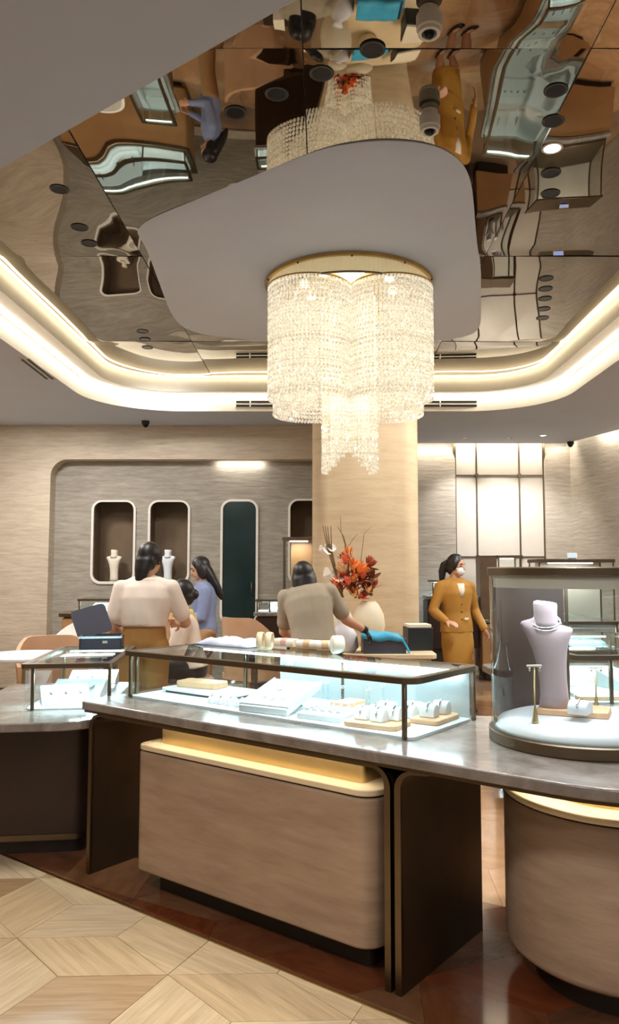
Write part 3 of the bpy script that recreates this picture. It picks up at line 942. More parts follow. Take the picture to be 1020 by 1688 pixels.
# ---- rectangular pedestal
RR = (0.09, 0.09, 0.09, 0.06)
pd = thing('pedestal', O2, RZ, label='rectangular beige pedestal with rounded corners and glowing brass neck', cat='pedestal')
S0, S1, V0, V1 = -1.455, -0.095, 0.03, 0.60
MB().prism(rrect(S0 + 0.07, S1 - 0.07, V0 + 0.09, V1 - 0.08, 0.03, 4), 0.0, 0.10).build('plinth', M['plinth'], pd)
MB().prism(rrect(S0, S1, V0, V1, RR, 8), 0.10, 0.645).build('body', M['leather'], pd, bevel=0.01, seg=3)
MB().prism(rrect(S0 + 0.01, S1 - 0.01, V0 + 0.01, V1 - 0.01, 0.08, 8), 0.645, 0.652).build('shadow_gap', M['black'], pd)
MB().prism(rrect(S0, S1, V0, V1, RR, 8), 0.652, 0.676).build('ledge', M['ledge'], pd, bevel=0.006, seg=3)
MB().prism(rrect(S0 + 0.075, S1 - 0.10, V0 + 0.085, V1 - 0.08, 0.03, 4), 0.676, 0.770).build('neck', M['brass_bright'], pd, auto=40)
for (x, y, l, ang) in (((S0 + S1) / 2, V0 + 0.045, S1 - S0 - 0.12, 0),):
    MB().box((x, y, 0.7675), (l, 0.012, 0.006)).build('light_strip', M['led_warm'], pd)
w = isl((S0 + S1) / 2, V0 + 0.05, 0.758)
area_light('pedestal_glow', w, 1.3, 0.8, WARM, (0, 0, RZ), size_y=0.03)

# ---- round pedestal
rp_c = isl(SC_, VC_)
rpd = thing('round_pedestal', rp_c, RZ, label='round beige drum pedestal under the curved worktop end', cat='pedestal')
MB().lathe([(0, 0), (0.33, 0), (0.33, 0.10), (0, 0.10)], 48).build('plinth', M['plinth'], rpd, auto=40)
MB().lathe([(0, 0.10), (0.41, 0.10), (0.428, 0.115), (0.43, 0.13), (0.43, 0.638), (0.425, 0.645), (0, 0.645)], 72).build('body', M['leather'], rpd, auto=50)
MB().lathe([(0, 0.645), (0.42, 0.645), (0.42, 0.652), (0, 0.652)], 64).build('shadow_gap', M['black'], rpd, auto=40)
MB().lathe([(0, 0.652), (0.428, 0.652), (0.43, 0.656), (0.43, 0.672), (0.425, 0.677), (0, 0.677)], 72).build('ledge', M['ledge'], rpd, auto=50)
MB().lathe([(0, 0.677), (0.32, 0.677), (0.32, 0.784), (0, 0.784)], 64).build('neck', M['brass_bright'], rpd, auto=40)
ringv = [(0.372, 0.778), (0.384, 0.778), (0.384, 0.783), (0.372, 0.783), (0.372, 0.778)]
MB().lathe(ringv, 64).build('light_strip', M['led_warm'], rpd)
for a in (-150, -100, -50):
    t = math.radians(a)
    p = rp_c + Vector((0.378 * math.cos(t), 0.378 * math.sin(t), 0.765))
    area_light('pedestal_glow', p, 0.35, 0.45, WARM, (0, 0, t + PI / 2), size_y=0.03)

# ---- rectangular glass display case
def display_case(name, loc, rz, x0, x1, y0, y1, h, label, post_xy, r=(0.07, 0.05, 0.02, 0.02), base=True, led_power=4.0, led=True, frame='frame_metal', floor_mat='pad_white'):
    if not isinstance(r, (list, tuple)): r = (r,) * 4
    c = thing(name, loc, rz, label=label, cat='display case')
    t = 0.024
    roof_o = rrect(x0 - 0.012, x1 + 0.012, y0 - 0.012, y1 + 0.012, r, 6)
    roof_i = rrect(x0 + 0.022, x1 - 0.022, y0 + 0.022, y1 - 0.022, tuple(max(0.004, q - 0.03) for q in r), 6)
    plate_with_holes(roof_o, [roof_i], h - t, h, 'roof_frame', M[frame], c)
    MB().prism(roof_i, h - 0.010, h - 0.001).build('roof_glass', M['clear_top'], c)
    g = 0.006
    MB().box(((x0 + x1) / 2, y0 + g / 2, (h - t) / 2), (x1 - x0 - 0.09, g, h - t)).build('glass_pane', M['clear'], c)
    MB().box(((x0 + x1) / 2, y1 - g / 2, (h - t) / 2), (x1 - x0 - 0.03, g, h - t)).build('glass_pane', M['clear'], c)
    for x in (x0 + g / 2, x1 - g / 2):
        MB().box((x, (y0 + y1) / 2, (h - t) / 2), (g, y1 - y0 - 0.05, h - t)).build('glass_pane', M['clear'], c)
    for (x, y) in post_xy:
        MB().box((x, y, (h - t) / 2), (0.018, 0.018, h - t)).build('post', M[frame], c, bevel=0.003, seg=1)
    if base:
        MB().prism(rrect(x0 + 0.012, x1 - 0.012, y0 + 0.012, y1 - 0.012, 0.04, 5), 0.0, 0.010).build('base_pad', M[floor_mat], c)
    if led:
        MB().box(((x0 + x1) / 2, y0 + 0.029, h - t + 0.006), (x1 - x0 - 0.16, 0.012, 0.010)).build('light_strip', M['led_cool'], c)
        MB().box(((x0 + x1) / 2, y1 - 0.035, h - t - 0.006), (x1 - x0 - 0.10, 0.012, 0.010)).build('light_strip', M['led_cool'], c)
        Tm = Matrix.Translation(loc) @ Matrix.Rotation(rz, 4, 'Z')
        for yy, tilt in ((y0 + 0.030, 14), (y1 - 0.035, -14)):
            area_light('case_light', Tm @ Vector(((x0 + x1) / 2, yy, h - t - 0.001 if tilt > 0 else h - t - 0.014)), x1 - x0 - 0.12, led_power, COOL, (math.radians(tilt), 0, rz), size_y=0.015)
    return c
CS0, CS1, CV0, CV1, CH = -1.765, -0.03, 0.215, 0.76, 0.240
case_loc = isl(0, 0, ZS)
display_case('display_case', case_loc, RZ, CS0, CS1, CV0, CV1, CH, 'long low glass display case on the stone worktop, bronze rim',
             [(CS0 + 0.012, CV0 + 0.02), (CS0 + 0.012, CV0 + 0.06), (CS1 - 0.045, CV0 + 0.010), (CS1 - 0.01, CV1 - 0.012), (CS0 + 0.35, CV1 - 0.012), (-0.75, CV1 - 0.012)])

mc = [o for o in bpy.data.objects if o.name == 'display_case'][0]
for (sa, sb) in ((-1.16, -0.60), (-0.62, -0.05)):
    MB().box(((sa + sb) / 2, CV1 - (0.014 if sa < -1 else 0.024), (CH - 0.03) / 2 + 0.004), (sb - sa, 0.008, CH - 0.04)).build('sliding_door', M['frosted'], mc, bevel=0.002, seg=1)
# ---- things in the long case
ZB = ZS + 0.0105
ZD0 = ZS + 0.09
def in_case(px, py, z=ZB, mx=0.06, my=0.06):
    s_, v_ = to_isl(on_z(px, py, z))
    s_ = min(max(s_, CS0 + mx), CS1 - mx); v_ = min(max(v_, CV0 + my), CV1 - my)
    p_ = isl(s_, v_, z)
    return p_
def place(o, p, rz): o.location = p; o.rotation_euler = (0, 0, rz); return o
def wooden_board(px, py, w, d, h, rz, label, z=ZB, r=0.02, sv=None):
    p = in_case(px, py, z, w / 2 + 0.04, d / 2 + 0.03) if z < ZD0 else on_z(px, py, z)
    if sv: p = isl(sv[0], sv[1], z)
    o = MB().prism(rrect(-w / 2, w / 2, -d / 2, d / 2, r, 4), 0, h).build('wooden_board', M['display_wood'], None, bevel=0.004, seg=2)
    place(o, (p.x, p.y, z), rz)
    return tag(o, label, 'display board')
# thin white tray with dark underside
p = isl(-1.45, 0.52, ZB)
tray = thing('jewellery_tray', (p.x, p.y, ZB), RZ, label='thin white tray with dark underside at the left of the long case', cat='tray')
MB().prism(rrect(-0.235, 0.235, -0.11, 0.11, 0.012, 3), 0.0, 0.012).build('foot', M['tray_under'], tray)
MB().prism(rrect(-0.25, 0.25, -0.125, 0.125, 0.015, 3), 0.012, 0.026).build('top', M['tray_white'], tray, bevel=0.003, seg=2)
wooden_board(330, 1138, 0.26, 0.13, 0.032, RZ + 0.18, 'pale wooden block lying on the thin white tray', ZB + 0.0265, sv=(-1.53, 0.535))
wooden_board(424, 1136, 0.16, 0.10, 0.035, RZ, 'pale wooden block behind the four small pads in the long case', r=0.012, sv=(-1.12, 0.67))

def bracelet_pad(name, p, rz, w, d, h, label, band=True, group=None):
    """half-round cushion with a bracelet over it"""
    t = thing(name, p, rz, label=label, cat='jewellery pad', group=group)
    prof = [(-d / 2, 0)] + [(-d / 2 * math.cos(PI * i / 10), h * (0.35 + 0.65 * math.sin(PI * i / 10))) for i in range(11)] + [(d / 2, 0)]
    Mx = Matrix(((0, 0, 1, 0), (1, 0, 0, 0), (0, 1, 0, 0), (0, 0, 0, 1)))
    MB().prism(prof, -w / 2, w / 2, Mx).build('cushion', M['pad_white'], t, bevel=0.004, seg=2)
    if band:
        path = [(0, -d / 2 * 1.03 * math.cos(PI * i / 12), h * (0.35 + 0.65 * math.sin(PI * i / 12)) + 0.003) for i in range(13)]
        MB().tube(path, 0.004, 6).build('bracelet', M['silver'], t, smooth=True)
    return t
ol = ['leftmost', 'second from left', 'third from left', 'rightmost']
for i in range(4):
    p = isl(-1.235 + 0.060 * i, 0.335, ZB)
    bracelet_pad('small_pad', p, RZ + 0.15, 0.036, 0.075, 0.035, ol[i] + ' of four small white pads beside the slanted tray', True, 'row of four small pads')
# slanted white tray
p = isl(-0.86, 0.40, ZB)
sl = thing('slanted_tray', (p.x, p.y, ZB), RZ + 0.12, label='large slanted white jewellery tray in the middle of the long case', cat='tray')
L_, D_ = 0.27, 0.30
MxT = Matrix(((0, 0, 1, 0), (1, 0, 0, 0), (0, 1, 0, 0), (0, 0, 0, 1)))
wedge = [(-D_ / 2, 0), (D_ / 2, 0.085), (D_ / 2, 0.115), (-D_ / 2, 0.032)]
MB().prism(wedge, -L_ / 2, L_ / 2, MxT).build('body', M['tray_white'], sl, bevel=0.004, seg=2)
MB().prism([(-0.02, 0), (0.11, 0), (0.11, 0.077), (-0.02, 0.034)], -0.05, 0.05, MxT).build('foot', M['tray_under'], sl)
sl_rim = MB()
Ts = Matrix.Translation((0, 0, 0.0735)) @ Matrix.Rotation(math.atan2(0.083, D_), 4, 'X')
for (c, s) in (((0, -D_ / 2 + 0.006, 0.003), (L_, 0.008, 0.008)), ((-L_ / 2 + 0.004, 0, 0.003), (0.008, D_, 0.008)), ((L_ / 2 - 0.004, 0, 0.003), (0.008, D_, 0.008))):
    sl_rim.box(c, s, 0, Ts)
sl_rim.build('rim', M['tray_white'], sl)
for i, (x, y) in enumerate(((-0.05, -0.07), (0.0, -0.075), (0.05, -0.06), (-0.03, 0.03))):
    MB().lathe([(0.011, -0.002), (0.015, -0.002), (0.015, 0.002), (0.011, 0.002), (0.011, -0.002)], 16, Ts @ Matrix.Translation((x, y, 0.004))).build('ring', M['silver'], sl, smooth=True)
wooden_board(548, 1160, 0.10, 0.16, 0.032, RZ, 'pale wooden block behind the slanted tray', r=0.012, sv=(-0.63, 0.62))
# flat ring tray
p = isl(-0.555, 0.39, ZB)
rt = thing('ring_tray', (p.x, p.y, ZB), RZ + 0.10, label='low pale tray of rings between slanted tray and front board', cat='tray')
MB().prism(rrect(-0.115, 0.115, -0.115, 0.115, 0.012, 3), 0, 0.026).build('body', M['tray_white'], rt, bevel=0.003)
for i in range(5):
    for j in range(5):
        T = Matrix.Translation((-0.08 + 0.04 * i, -0.08 + 0.04 * j, 0.031)) @ Matrix.Rotation(PI / 2, 4, 'X')
        MB().lathe([(0.007, -0.002), (0.010, -0.002), (0.010, 0.002), (0.007, 0.002), (0.007, -0.002)], 10, T).build('ring', M['silver'], rt)
# boards at the right with bracelet pads
wooden_board(624, 1196, 0.25, 0.17, 0.022, RZ + 0.10, 'pale rounded wooden board at the front right corner of the long case', r=0.03, sv=(-0.285, 0.35))
wooden_board(704, 1181, 0.14, 0.23, 0.020, RZ + 0.05, 'pale wooden board along the right end of the long case', r=0.02, sv=(-0.15, 0.595))
ZP2 = ZB + 0.0225
for (s_, v_, z_, w_, lab) in ((-0.345, 0.335, ZP2, 0.062, 'front left white bracelet pad on the corner board'), (-0.262, 0.33, ZP2, 0.062, 'front middle white bracelet pad on the corner board'),
                     (-0.225, 0.40, ZP2, 0.055, 'right white bracelet pad on the corner board'), (-0.385, 0.50, ZB, 0.062, 'white bracelet pad left of the pair behind the corner board'),
                     (-0.305, 0.49, ZB, 0.07, 'white bracelet pad standing in the second row behind the corner board'), (-0.27, 0.585, ZB, 0.06, 'white bracelet pad in the third row beside the right end board'),
                     (-0.40, 0.61, ZB, 0.08, 'rearmost white bracelet pad near the back glass'), (-0.30, 0.68, ZB, 0.07, 'small white bracelet pad at the back beside the rearmost one'),
                     (-0.155, 0.56, ZB + 0.0205, 0.07, 'tall white bracelet pad on the right end board'), (-0.15, 0.66, ZB + 0.0205, 0.07, 'far white bracelet pad on the right end board')):
    bracelet_pad('bracelet_pad', isl(s_, v_, z_), RZ + 0.1, w_, 0.058, 0.056, lab, True, 'bracelet pads in the long case')
# clear acrylic ring stands at the back
for i, (s_, v_, hh) in enumerate(((-1.22, 0.45, 0.10), (-1.02, 0.66, 0.085), (-0.96, 0.70, 0.10), (-0.90, 0.66, 0.09), (-0.84, 0.70, 0.10), (-0.78, 0.66, 0.11), (-0.72, 0.70, 0.09), (-0.51, 0.62, 0.11), (-0.47, 0.68, 0.12))):
    q = isl(s_, v_, ZB)
    t = thing('acrylic_stand', (q.x, q.y, ZB), RZ, label=['tall clear acrylic ring stand on the left behind the small pads'][0] if i == 0 else
              ('clear acrylic ring stand, %s from the left in the back row' % ords[i - 1] if i < 7 else 'clear acrylic ring stand at the back right, %s of two' % ('left' if i == 7 else 'right')), cat='ring stand', group='clear acrylic stands in the long case')
    MB().lathe([(0, 0), (0.018, 0), (0.018, 0.006), (0.006, 0.012), (0.005, hh - 0.02), (0.009, hh - 0.01), (0, hh)], 14).build('stem', M['acrylic'], t, smooth=True)
    T = Matrix.Translation((0, 0, hh - 0.012)) @ Matrix.Rotation(0.5, 4, 'X')
    MB().lathe([(0.008, -0.002), (0.011, -0.002), (0.011, 0.002), (0.008, 0.002), (0.008, -0.002)], 12, T).build('ring', M['silver'], t, smooth=True)

# ---- things lying on top of the long case
ZT = ZS + CH + 0.0005
def crumple(w, d, h, seed, nx=18, ny=14):
    mb = MB(); vs, fs = [], []
    rnd = Vector((seed * 3.1, seed * 1.7, 0))
    for i in range(nx + 1):
        for j in range(ny + 1):
            u, v = i / nx * 2 - 1, j / ny * 2 - 1
            edge = max(0.0, 1 - max(abs(u), abs(v)) ** 6)
            z = h * edge * (0.35 + 0.9 * abs(noise.noise(Vector((u * 2.2, v * 2.2, 0)) + rnd)))
            k_ = 1 + 0.12 * noise.noise(Vector((u, v, 3)) + rnd)
            vs.append((u * w / 2 * k_, v * d / 2 * k_, z + 0.001))
    for i in range(nx):
        for j in range(ny):
            p_ = i * (ny + 1) + j
            fs.append((p_, p_ + 1, p_ + ny + 2, p_ + ny + 1))
    mb.add(vs, fs)
    return mb
M['cloth_blue'] = plain('cloth_blue', srgb(216, 222, 240), 0.7, var=0.03)
p = on_z(388, 1062, ZT)
o = crumple(0.40, 0.24, 0.045, 2).build('polishing_cloth', M['cloth_blue'], None, smooth=True, loc=(p.x, p.y, ZT), rot=(0, 0, RZ))
m_ = o.modifiers.new('solid', 'SOLIDIFY'); m_.thickness = 0.002; m_.offset = 1
tag(o, 'crumpled pale blue cloth on top of the long case', 'cloth')
# double loop bracelet stand
p = on_z(437, 1070, ZT)
t = thing('loop_stand', (p.x, p.y, ZT), RZ + 0.5, label='cream double-loop bracelet stand on the long case', cat='bracelet stand')
for dx in (-0.024, 0.024):
    T = Matrix.Translation((dx, 0, 0.046)) @ Matrix.Rotation(PI / 2, 4, 'Y')
    prof = [(0.036, -0.014), (0.044, -0.016), (0.046, 0), (0.044, 0.016), (0.036, 0.014), (0.036, -0.014)]
    MB().lathe(prof, 28, T).build('loop', M['ledge'], t, smooth=True)
MB().box((0, 0, 0.006), (0.07, 0.03, 0.012)).build('base', M['ledge'], t, bevel=0.003)
# pads lying near the back edge
M['pink'] = plain('pink', srgb(222, 168, 158), 0.6)
M['cream_pad'] = plain('cream_pad', srgb(238, 226, 206), 0.55)
def flat_pad(px, py, w, d, h, rz, label, side):
    p = on_z(px, py, ZT)
    t = thing('ribbon_pad', (p.x, p.y, ZT), rz, label=label, cat='jewellery pad')
    prof = rrect(-d / 2, d / 2, 0, h, h * 0.42, 5)
    MB().prism(prof, -w / 2, w / 2, MxT).build('pad', M['cream_pad'], t, bevel=0.003)
    MB().prism([(x * 1.02, z * 1.02 + 0.0005) for x, z in prof], -0.018, 0.018, MxT).build('band', M[side], t)
flat_pad(472, 1066, 0.13, 0.07, 0.045, RZ + 0.1, 'cream pad with pink band next to the double loop stand', 'pink')
flat_pad(508, 1069, 0.12, 0.07, 0.045, RZ + 0.3, 'cream pad with tan band, middle of the row on the case', 'display_wood')
flat_pad(537, 1072, 0.09, 0.07, 0.05, RZ + 0.5, 'short cream pad with tan band beside the white roll', 'display_wood')
p = on_z(556, 1078, ZT)
t = thing('ribbon_roll', (p.x, p.y, ZT), RZ + 0.9, label='white ribbon roll lying on its side at the back of the case', cat='ribbon roll')
T = Matrix.Translation((0, 0, 0.046)) @ Matrix.Rotation(PI / 2, 4, 'Y')
MB().lathe([(0, -0.03), (0.040, -0.03), (0.046, -0.024), (0.046, 0.024), (0.040, 0.03), (0, 0.03)], 28, T).build('roll', M['cream_pad'], t, auto=50)
MB().lathe([(0, 0.0301), (0.014, 0.0301), (0.014, 0.034), (0, 0.034)], 16, T).build('core', M['black'], t)
p = on_z(546, 1076, ZT)

# ---- cylindrical display on the round end
cyl_c = Vector((1.012, 3.065, ZS))
gc = thing('round_display_case', cyl_c, 0, label='tall cylindrical glass display case with bronze rims on the round worktop end', cat='display case')
RG = 0.352
MB().lathe([(0, 0), (RG + 0.006, 0), (RG + 0.010, 0.004), (RG + 0.010, 0.042), (RG + 0.004, 0.046), (0, 0.046)], 96).build('base_rim', M['frame_metal'], gc, auto=40)
MB().lathe([(0, 0.046), (RG - 0.008, 0.046), (RG - 0.012, 0.058), (RG - 0.03, 0.075), (RG - 0.065, 0.088), (RG - 0.10, 0.092), (0, 0.092)], 96).build('turntable', M['tray_white'], gc, smooth=True)
ZL = 1.478 - ZS
MB().lathe([(RG, 0.046), (RG, ZL), (RG - 0.006, ZL), (RG - 0.006, 0.046), (RG, 0.046)], 96).build('glass_drum', M['clear'], gc, auto=40)
MB().lathe([(0, ZL + 0.002), (RG + 0.004, ZL), (RG + 0.010, ZL + 0.004), (RG + 0.010, ZL + 0.030), (RG + 0.004, ZL + 0.034), (0, ZL + 0.034)], 96).build('lid', M['frame_metal'], gc, auto=40)
MB().lathe([(RG - 0.02, ZL - 0.045), (RG - 0.012, ZL - 0.045), (RG - 0.012, ZL), (RG - 0.02, ZL), (RG - 0.02, ZL - 0.045)], 96).build('lid_collar', M['satin_panel'], gc, auto=40)
# curved back screen
bs, n_, h0, h1 = MB(), 22, 0.075, ZL - 0.045
a0, a1, ri, ro = math.radians(84), math.radians(172), RG - 0.022, RG - 0.012
vs, fs = [], []
for i in range(n_ + 1):
    a = a0 + (a1 - a0) * i / n_
    for (r_, z_) in ((ri, h0), (ro, h0), (ro, h1), (ri, h1)):
        vs.append((r_ * math.cos(a), r_ * math.sin(a), z_))
for i in range(n_):
    for k in range(4): fs.append((i * 4 + k, (i + 1) * 4 + k, (i + 1) * 4 + (k + 1) % 4, i * 4 + (k + 1) % 4))
fs += [(0, 1, 2, 3), (n_ * 4 + 3, n_ * 4 + 2, n_ * 4 + 1, n_ * 4)]
bs.add(vs, fs).build('back_screen', M['curved_back'], gc, auto=40)
for a in (math.radians(82), math.radians(174)):
    MB().box(((RG - 0.015) * math.cos(a), (RG - 0.015) * math.sin(a), ZL / 2 + 0.02), (0.012, 0.012, ZL - 0.06)).build('screen_post', M['frame_metal'], gc)
for i in range(6):
    t = 2 * PI * i / 6
    MB().lathe([(0, ZL - 0.012), (0.018, ZL - 0.012), (0.018, ZL), (0, ZL)], 12, Matrix.Translation((0.22 * math.cos(t), 0.22 * math.sin(t), 0))).build('light_spot', M['led_cool'], gc)
area_light('case_light', cyl_c + Vector((0, 0, ZL - 0.02)), 0.5, 6.5, (0.86, 0.92, 1.0), shape='DISK')

# ---- necklace bust in the cylinder
ZD = ZS + 0.0925
wooden_board(946, 1176, 0.27, 0.17, 0.024, -0.42, 'rosy wooden board under the bust in the round case', ZD, 0.015)
M['bust'] = plain('bust', srgb(176, 158, 160), 0.8, var=0.03, sheen=0.3)
def bust(loc, rz, label, scale=1.0, mat='bust', necklace=True, group=None, lean=0.0, slump=0.0):
    def ln(z): return lean * (z / 0.37) ** 1.6
    b_ = thing('necklace_bust', loc, rz, label=label, cat='necklace bust', group=group)
    X, Y = Vector((1, 0, 0)), Vector((0, 1, 0))
    sec = [(0, 0.066, 0.048, 0.020), (0.05, 0.060, 0.046, 0.018), (0.12, 0.059, 0.046, 0.014), (0.19, 0.064, 0.047, 0.008), (0.25, 0.074, 0.048, 0.0), (0.30, 0.090, 0.048, -0.006), (0.335, 0.106, 0.044, -0.008), (0.352, 0.112, 0.038, -0.004), (0.362, 0.104, 0.032, 0.0), (0.372, 0.066, 0.034, 0.004), (0.380, 0.048, 0.038, 0.006)]
    mb = MB().loft([(Vector((ln(z), oy, z)) * scale, (X * a - Vector((0, 0, slump * max(0, z - 0.2) / 0.17))) * scale, Y * b2 * scale) for z, a, b2, oy in sec], 28)
    mb.build('torso', M[mat], b_, smooth=True)
    MB().loft([(Vector((ln(0.37) + (z - 0.37) * lean * 0.6, 0.006, z)) * scale, (X * r_ - Vector((0, 0, tl))) * scale, Y * r_ * scale) for z, r_, tl in ((0.345, 0.058, 0), (0.372, 0.052, 0), (0.41, 0.050, 0), (0.448, 0.052, 0.003), (0.458, 0.049, 0.004), (0.462, 0.036, 0.004))], 24).build('neck', M[mat], b_, smooth=True)
    if necklace:
        for dz, rr in ((0.0, 1.0), (-0.012, 1.05)):
            path = []
            for i in range(25):
                t = 2 * PI * i / 24
                path.append(Vector((ln(0.37) + 0.062 * rr * math.cos(t), 0.0 + 0.058 * rr * math.sin(t), 0.376 + dz + 0.026 * math.sin(t))) * scale)
            MB().tube(path, 0.0026 * scale, 6).build('necklace', M['silver'], b_, smooth=True)
    return b_
zb = ZD + 0.0245
pb = on_y(914, 1174, 3.10)
bust((pb.x, 3.10, zb), -0.35, 'pinkish velvet necklace bust with silver necklace in the round case', 0.905, lean=-0.030, slump=0.012)
q = on_z(956, 1176, zb)
bracelet_pad('bracelet_pad', (q.x, q.y, zb), -0.6, 0.075, 0.085, 0.05, 'white bracelet pad on the rosy board in the round case')
# T-shaped brass earring stands
def tstand(p, h, label):
    t = thing('earring_stand', p, 0.1, label=label, cat='earring stand', group='brass earring stands in the round case')
    MB().lathe([(0, 0), (0.013, 0), (0.013, 0.004), (0.009, 0.03), (0.0035, 0.06), (0.003, h), (0, h)], 14).build('stem', M['brass_bright'], t, smooth=True)
    MB().box((0, 0, h + 0.004), (0.058, 0.010, 0.008)).build('bar', M['cream_pad'], t, bevel=0.002)
    for sx in (-0.02, 0.02): MB().ellipsoid((sx, -0.006, h - 0.008), (0.004, 0.003, 0.007), 8, 6).build('earring', M['silver'], t, smooth=True)
q = on_z(882, 1191, ZD); tstand((q.x, q.y, ZD), 0.205, 'brass T-shaped earring stand left of the bust')
q = on_z(983, 1172, ZD); tstand((q.x, q.y, ZD), 0.17, 'brass T-shaped earring stand right of the bust')

# ================================================================== OTHER COUNTERS
def counter(name, loc, rz, x0, x1, y0, y1, ztop, label, body='counter_dark', over=(0.06, 0.06, 0.06, 0.06), r=0.12, slab='stone', plinth_h=0.08, strip=True, slab_r=None):
    """stone top, rounded body, plinth; over = overhang x0, x1, y0, y1"""
    c = thing(name, loc, rz, label=label, cat='counter')
    MB().prism(rrect(x0, x1, y0, y1, slab_r or r, 8), ztop - 0.045, ztop).build('top', M[slab], c, bevel=0.006, seg=2)
    bx = (x0 + over[0], x1 - over[1], y0 + over[2], y1 - over[3])
    MB().prism(rrect(bx[0] + 0.02, bx[1] - 0.02, bx[2] + 0.02, bx[3] - 0.02, max(0.01, r - 0.02), 6), ztop - 0.065, ztop - 0.045).build('under_frame', M['bronze_dark'], c)
    MB().prism(rrect(*bx, r, 8), plinth_h, ztop - 0.065).build('body', M[body], c, auto=40)
    if strip: MB().prism(rrect(bx[0] - 0.006, bx[1] + 0.006, bx[2] - 0.006, bx[3] + 0.006, r, 8), plinth_h, plinth_h + 0.03).build('kick_band', M['bronze'], c, auto=40)
    MB().prism(rrect(bx[0] + 0.05, bx[1] - 0.05, bx[2] + 0.05, bx[3] - 0.05, max(0.01, r - 0.05), 6), 0, plinth_h).build('plinth', M['plinth'], c, auto=40)
    return c
def fill_case(loc, rz, specs, z):
    Tm = Matrix.Translation(loc) @ Matrix.Rotation(rz, 4, 'Z')
    for (x, y, w, d, a, kind, lab) in specs:
        p = Tm @ Vector((x, y, z))
        t = thing('jewellery_tray' if kind != 'wood' else 'wooden_board', p, rz + a, label=lab, cat='tray' if kind != 'wood' else 'display board')
        if kind == 'flat':
            MB().prism(rrect(-w / 2, w / 2, -d / 2, d / 2, 0.01, 3), 0, 0.022).build('body', M['tray_white'], t, bevel=0.003)
            for i in range(4):
                MB().lathe([(0.010, 0.022), (0.014, 0.022), (0.014, 0.027), (0.010, 0.027), (0.010, 0.022)], 12, Matrix.Translation((-w * 0.3 + w * 0.2 * i, 0, 0))).build('ring', M['silver'], t)
        elif kind == 'slant':
            MB().prism([(-d / 2, 0), (d / 2, 0), (d / 2, 0.09), (-d / 2, 0.025)], -w / 2, w / 2, MxT).build('body', M['tray_white'], t, bevel=0.003)
            for i in range(3):
                MB().box((-w * 0.3 + w * 0.3 * i, 0, 0.060), (0.012, d * 0.8, 0.006), 0).build('chain', M['silver'], t)
        else:
            MB().prism(rrect(-w / 2, w / 2, -d / 2, d / 2, 0.015, 3), 0, 0.022).build('board', M['display_wood'], t, bevel=0.003)

# ---- counter at the left edge with its case
LC, LR = Vector((-1.168, 4.26, 0)), 0.114
ZLc = 0.745
counter('sales_counter', LC, LR, -0.80, 0.045, -0.34, 1.04, ZLc, 'dark rounded sales counter with pale stone top at the left edge', over=(0.10, 0.10, 0.30, 0.08), r=0.14, slab_r=(0.26, 0.05, 0.05, 0.26))
LCZ = LC + Vector((0, 0, ZLc))
display_case('display_case', LCZ, LR, -0.46, 0.0, 0.0, 0.98, 0.25, 'smaller glass display case on the dark counter at the left edge', [(-0.41, 0.008), (-0.008, 0.012), (-0.008, 0.965), (-0.452, 0.965)], r=0.02, led_power=6.5)
fill_case(LCZ, LR, [(-0.28, 0.20, 0.26, 0.18, 0.30, 'slant', 'slanted white tray nearest the front of the left case'),
                    (-0.075, 0.10, 0.10, 0.09, 0.1, 'wood', 'small rosy board at the front right of the left case'),
                    (-0.25, 0.42, 0.30, 0.16, -0.1, 'slant', 'second slanted white tray in the left case'),
                    (-0.24, 0.63, 0.34, 0.18, 0.1, 'flat', 'flat white ring tray in the middle of the left case'),
                    (-0.24, 0.84, 0.30, 0.18, 0.0, 'slant', 'slanted white tray at the far end of the left case')], 0.0105)
# things on the left case
zt = ZLc + 0.2505
TmL = Matrix.Translation(LCZ) @ Matrix.Rotation(LR, 4, 'Z')
M['grey_plastic'] = plain('grey_plastic', srgb(74, 74, 86), 0.5, var=0.06)
p = on_z(168, 1068, zt)
bx = thing('storage_box', (p.x, p.y, zt), LR + 0.05, label='dark grey storage box with its lid tipped open on the left case', cat='box')
w, d, h, t_ = 0.26, 0.20, 0.085, 0.008
bm_ = MB().box((0, 0, t_ / 2), (w, d, t_)).box((0, -d / 2 + t_ / 2, h / 2), (w, t_, h)).box((0, d / 2 - t_ / 2, h / 2), (w, t_, h)).box((-w / 2 + t_ / 2, 0, h / 2), (t_, d, h)).box((w / 2 - t_ / 2, 0, h / 2), (t_, d, h))
bm_.build('tub', M['grey_plastic'], bx)
MB().box((0, -d / 2 - 0.002, h - 0.008), (w + 0.012, 0.012, 0.014)).build('rim', M['steel'], bx)
MB().box((0.03, -d / 2 - 0.006, h * 0.55), (0.03, 0.004, 0.016)).build('tag', M['frame_white'], bx)
MB().prism(rrect(-0.115, 0.115, 0, 0.20, 0.03, 4), -0.006, 0.006, Matrix.Translation((-0.05, 0.095, h - 0.01)) @ Matrix.Rotation(0.25, 4, 'Z') @ Matrix.Rotation(PI / 2 - 0.35, 4, 'X') @ Matrix.Rotation(0.28, 4, 'Z')).build('lid', M['grey_plastic'], bx)
p = on_z(150, 1078, zt)
o = crumple(0.30, 0.16, 0.012, 5, 12, 10).build('paper_sheet', M['tray_white'], None, smooth=True, loc=(p.x, p.y - 0.06, zt), rot=(0, 0, 0.2))
tag(o, 'crumpled white paper in front of the grey storage box', 'paper')

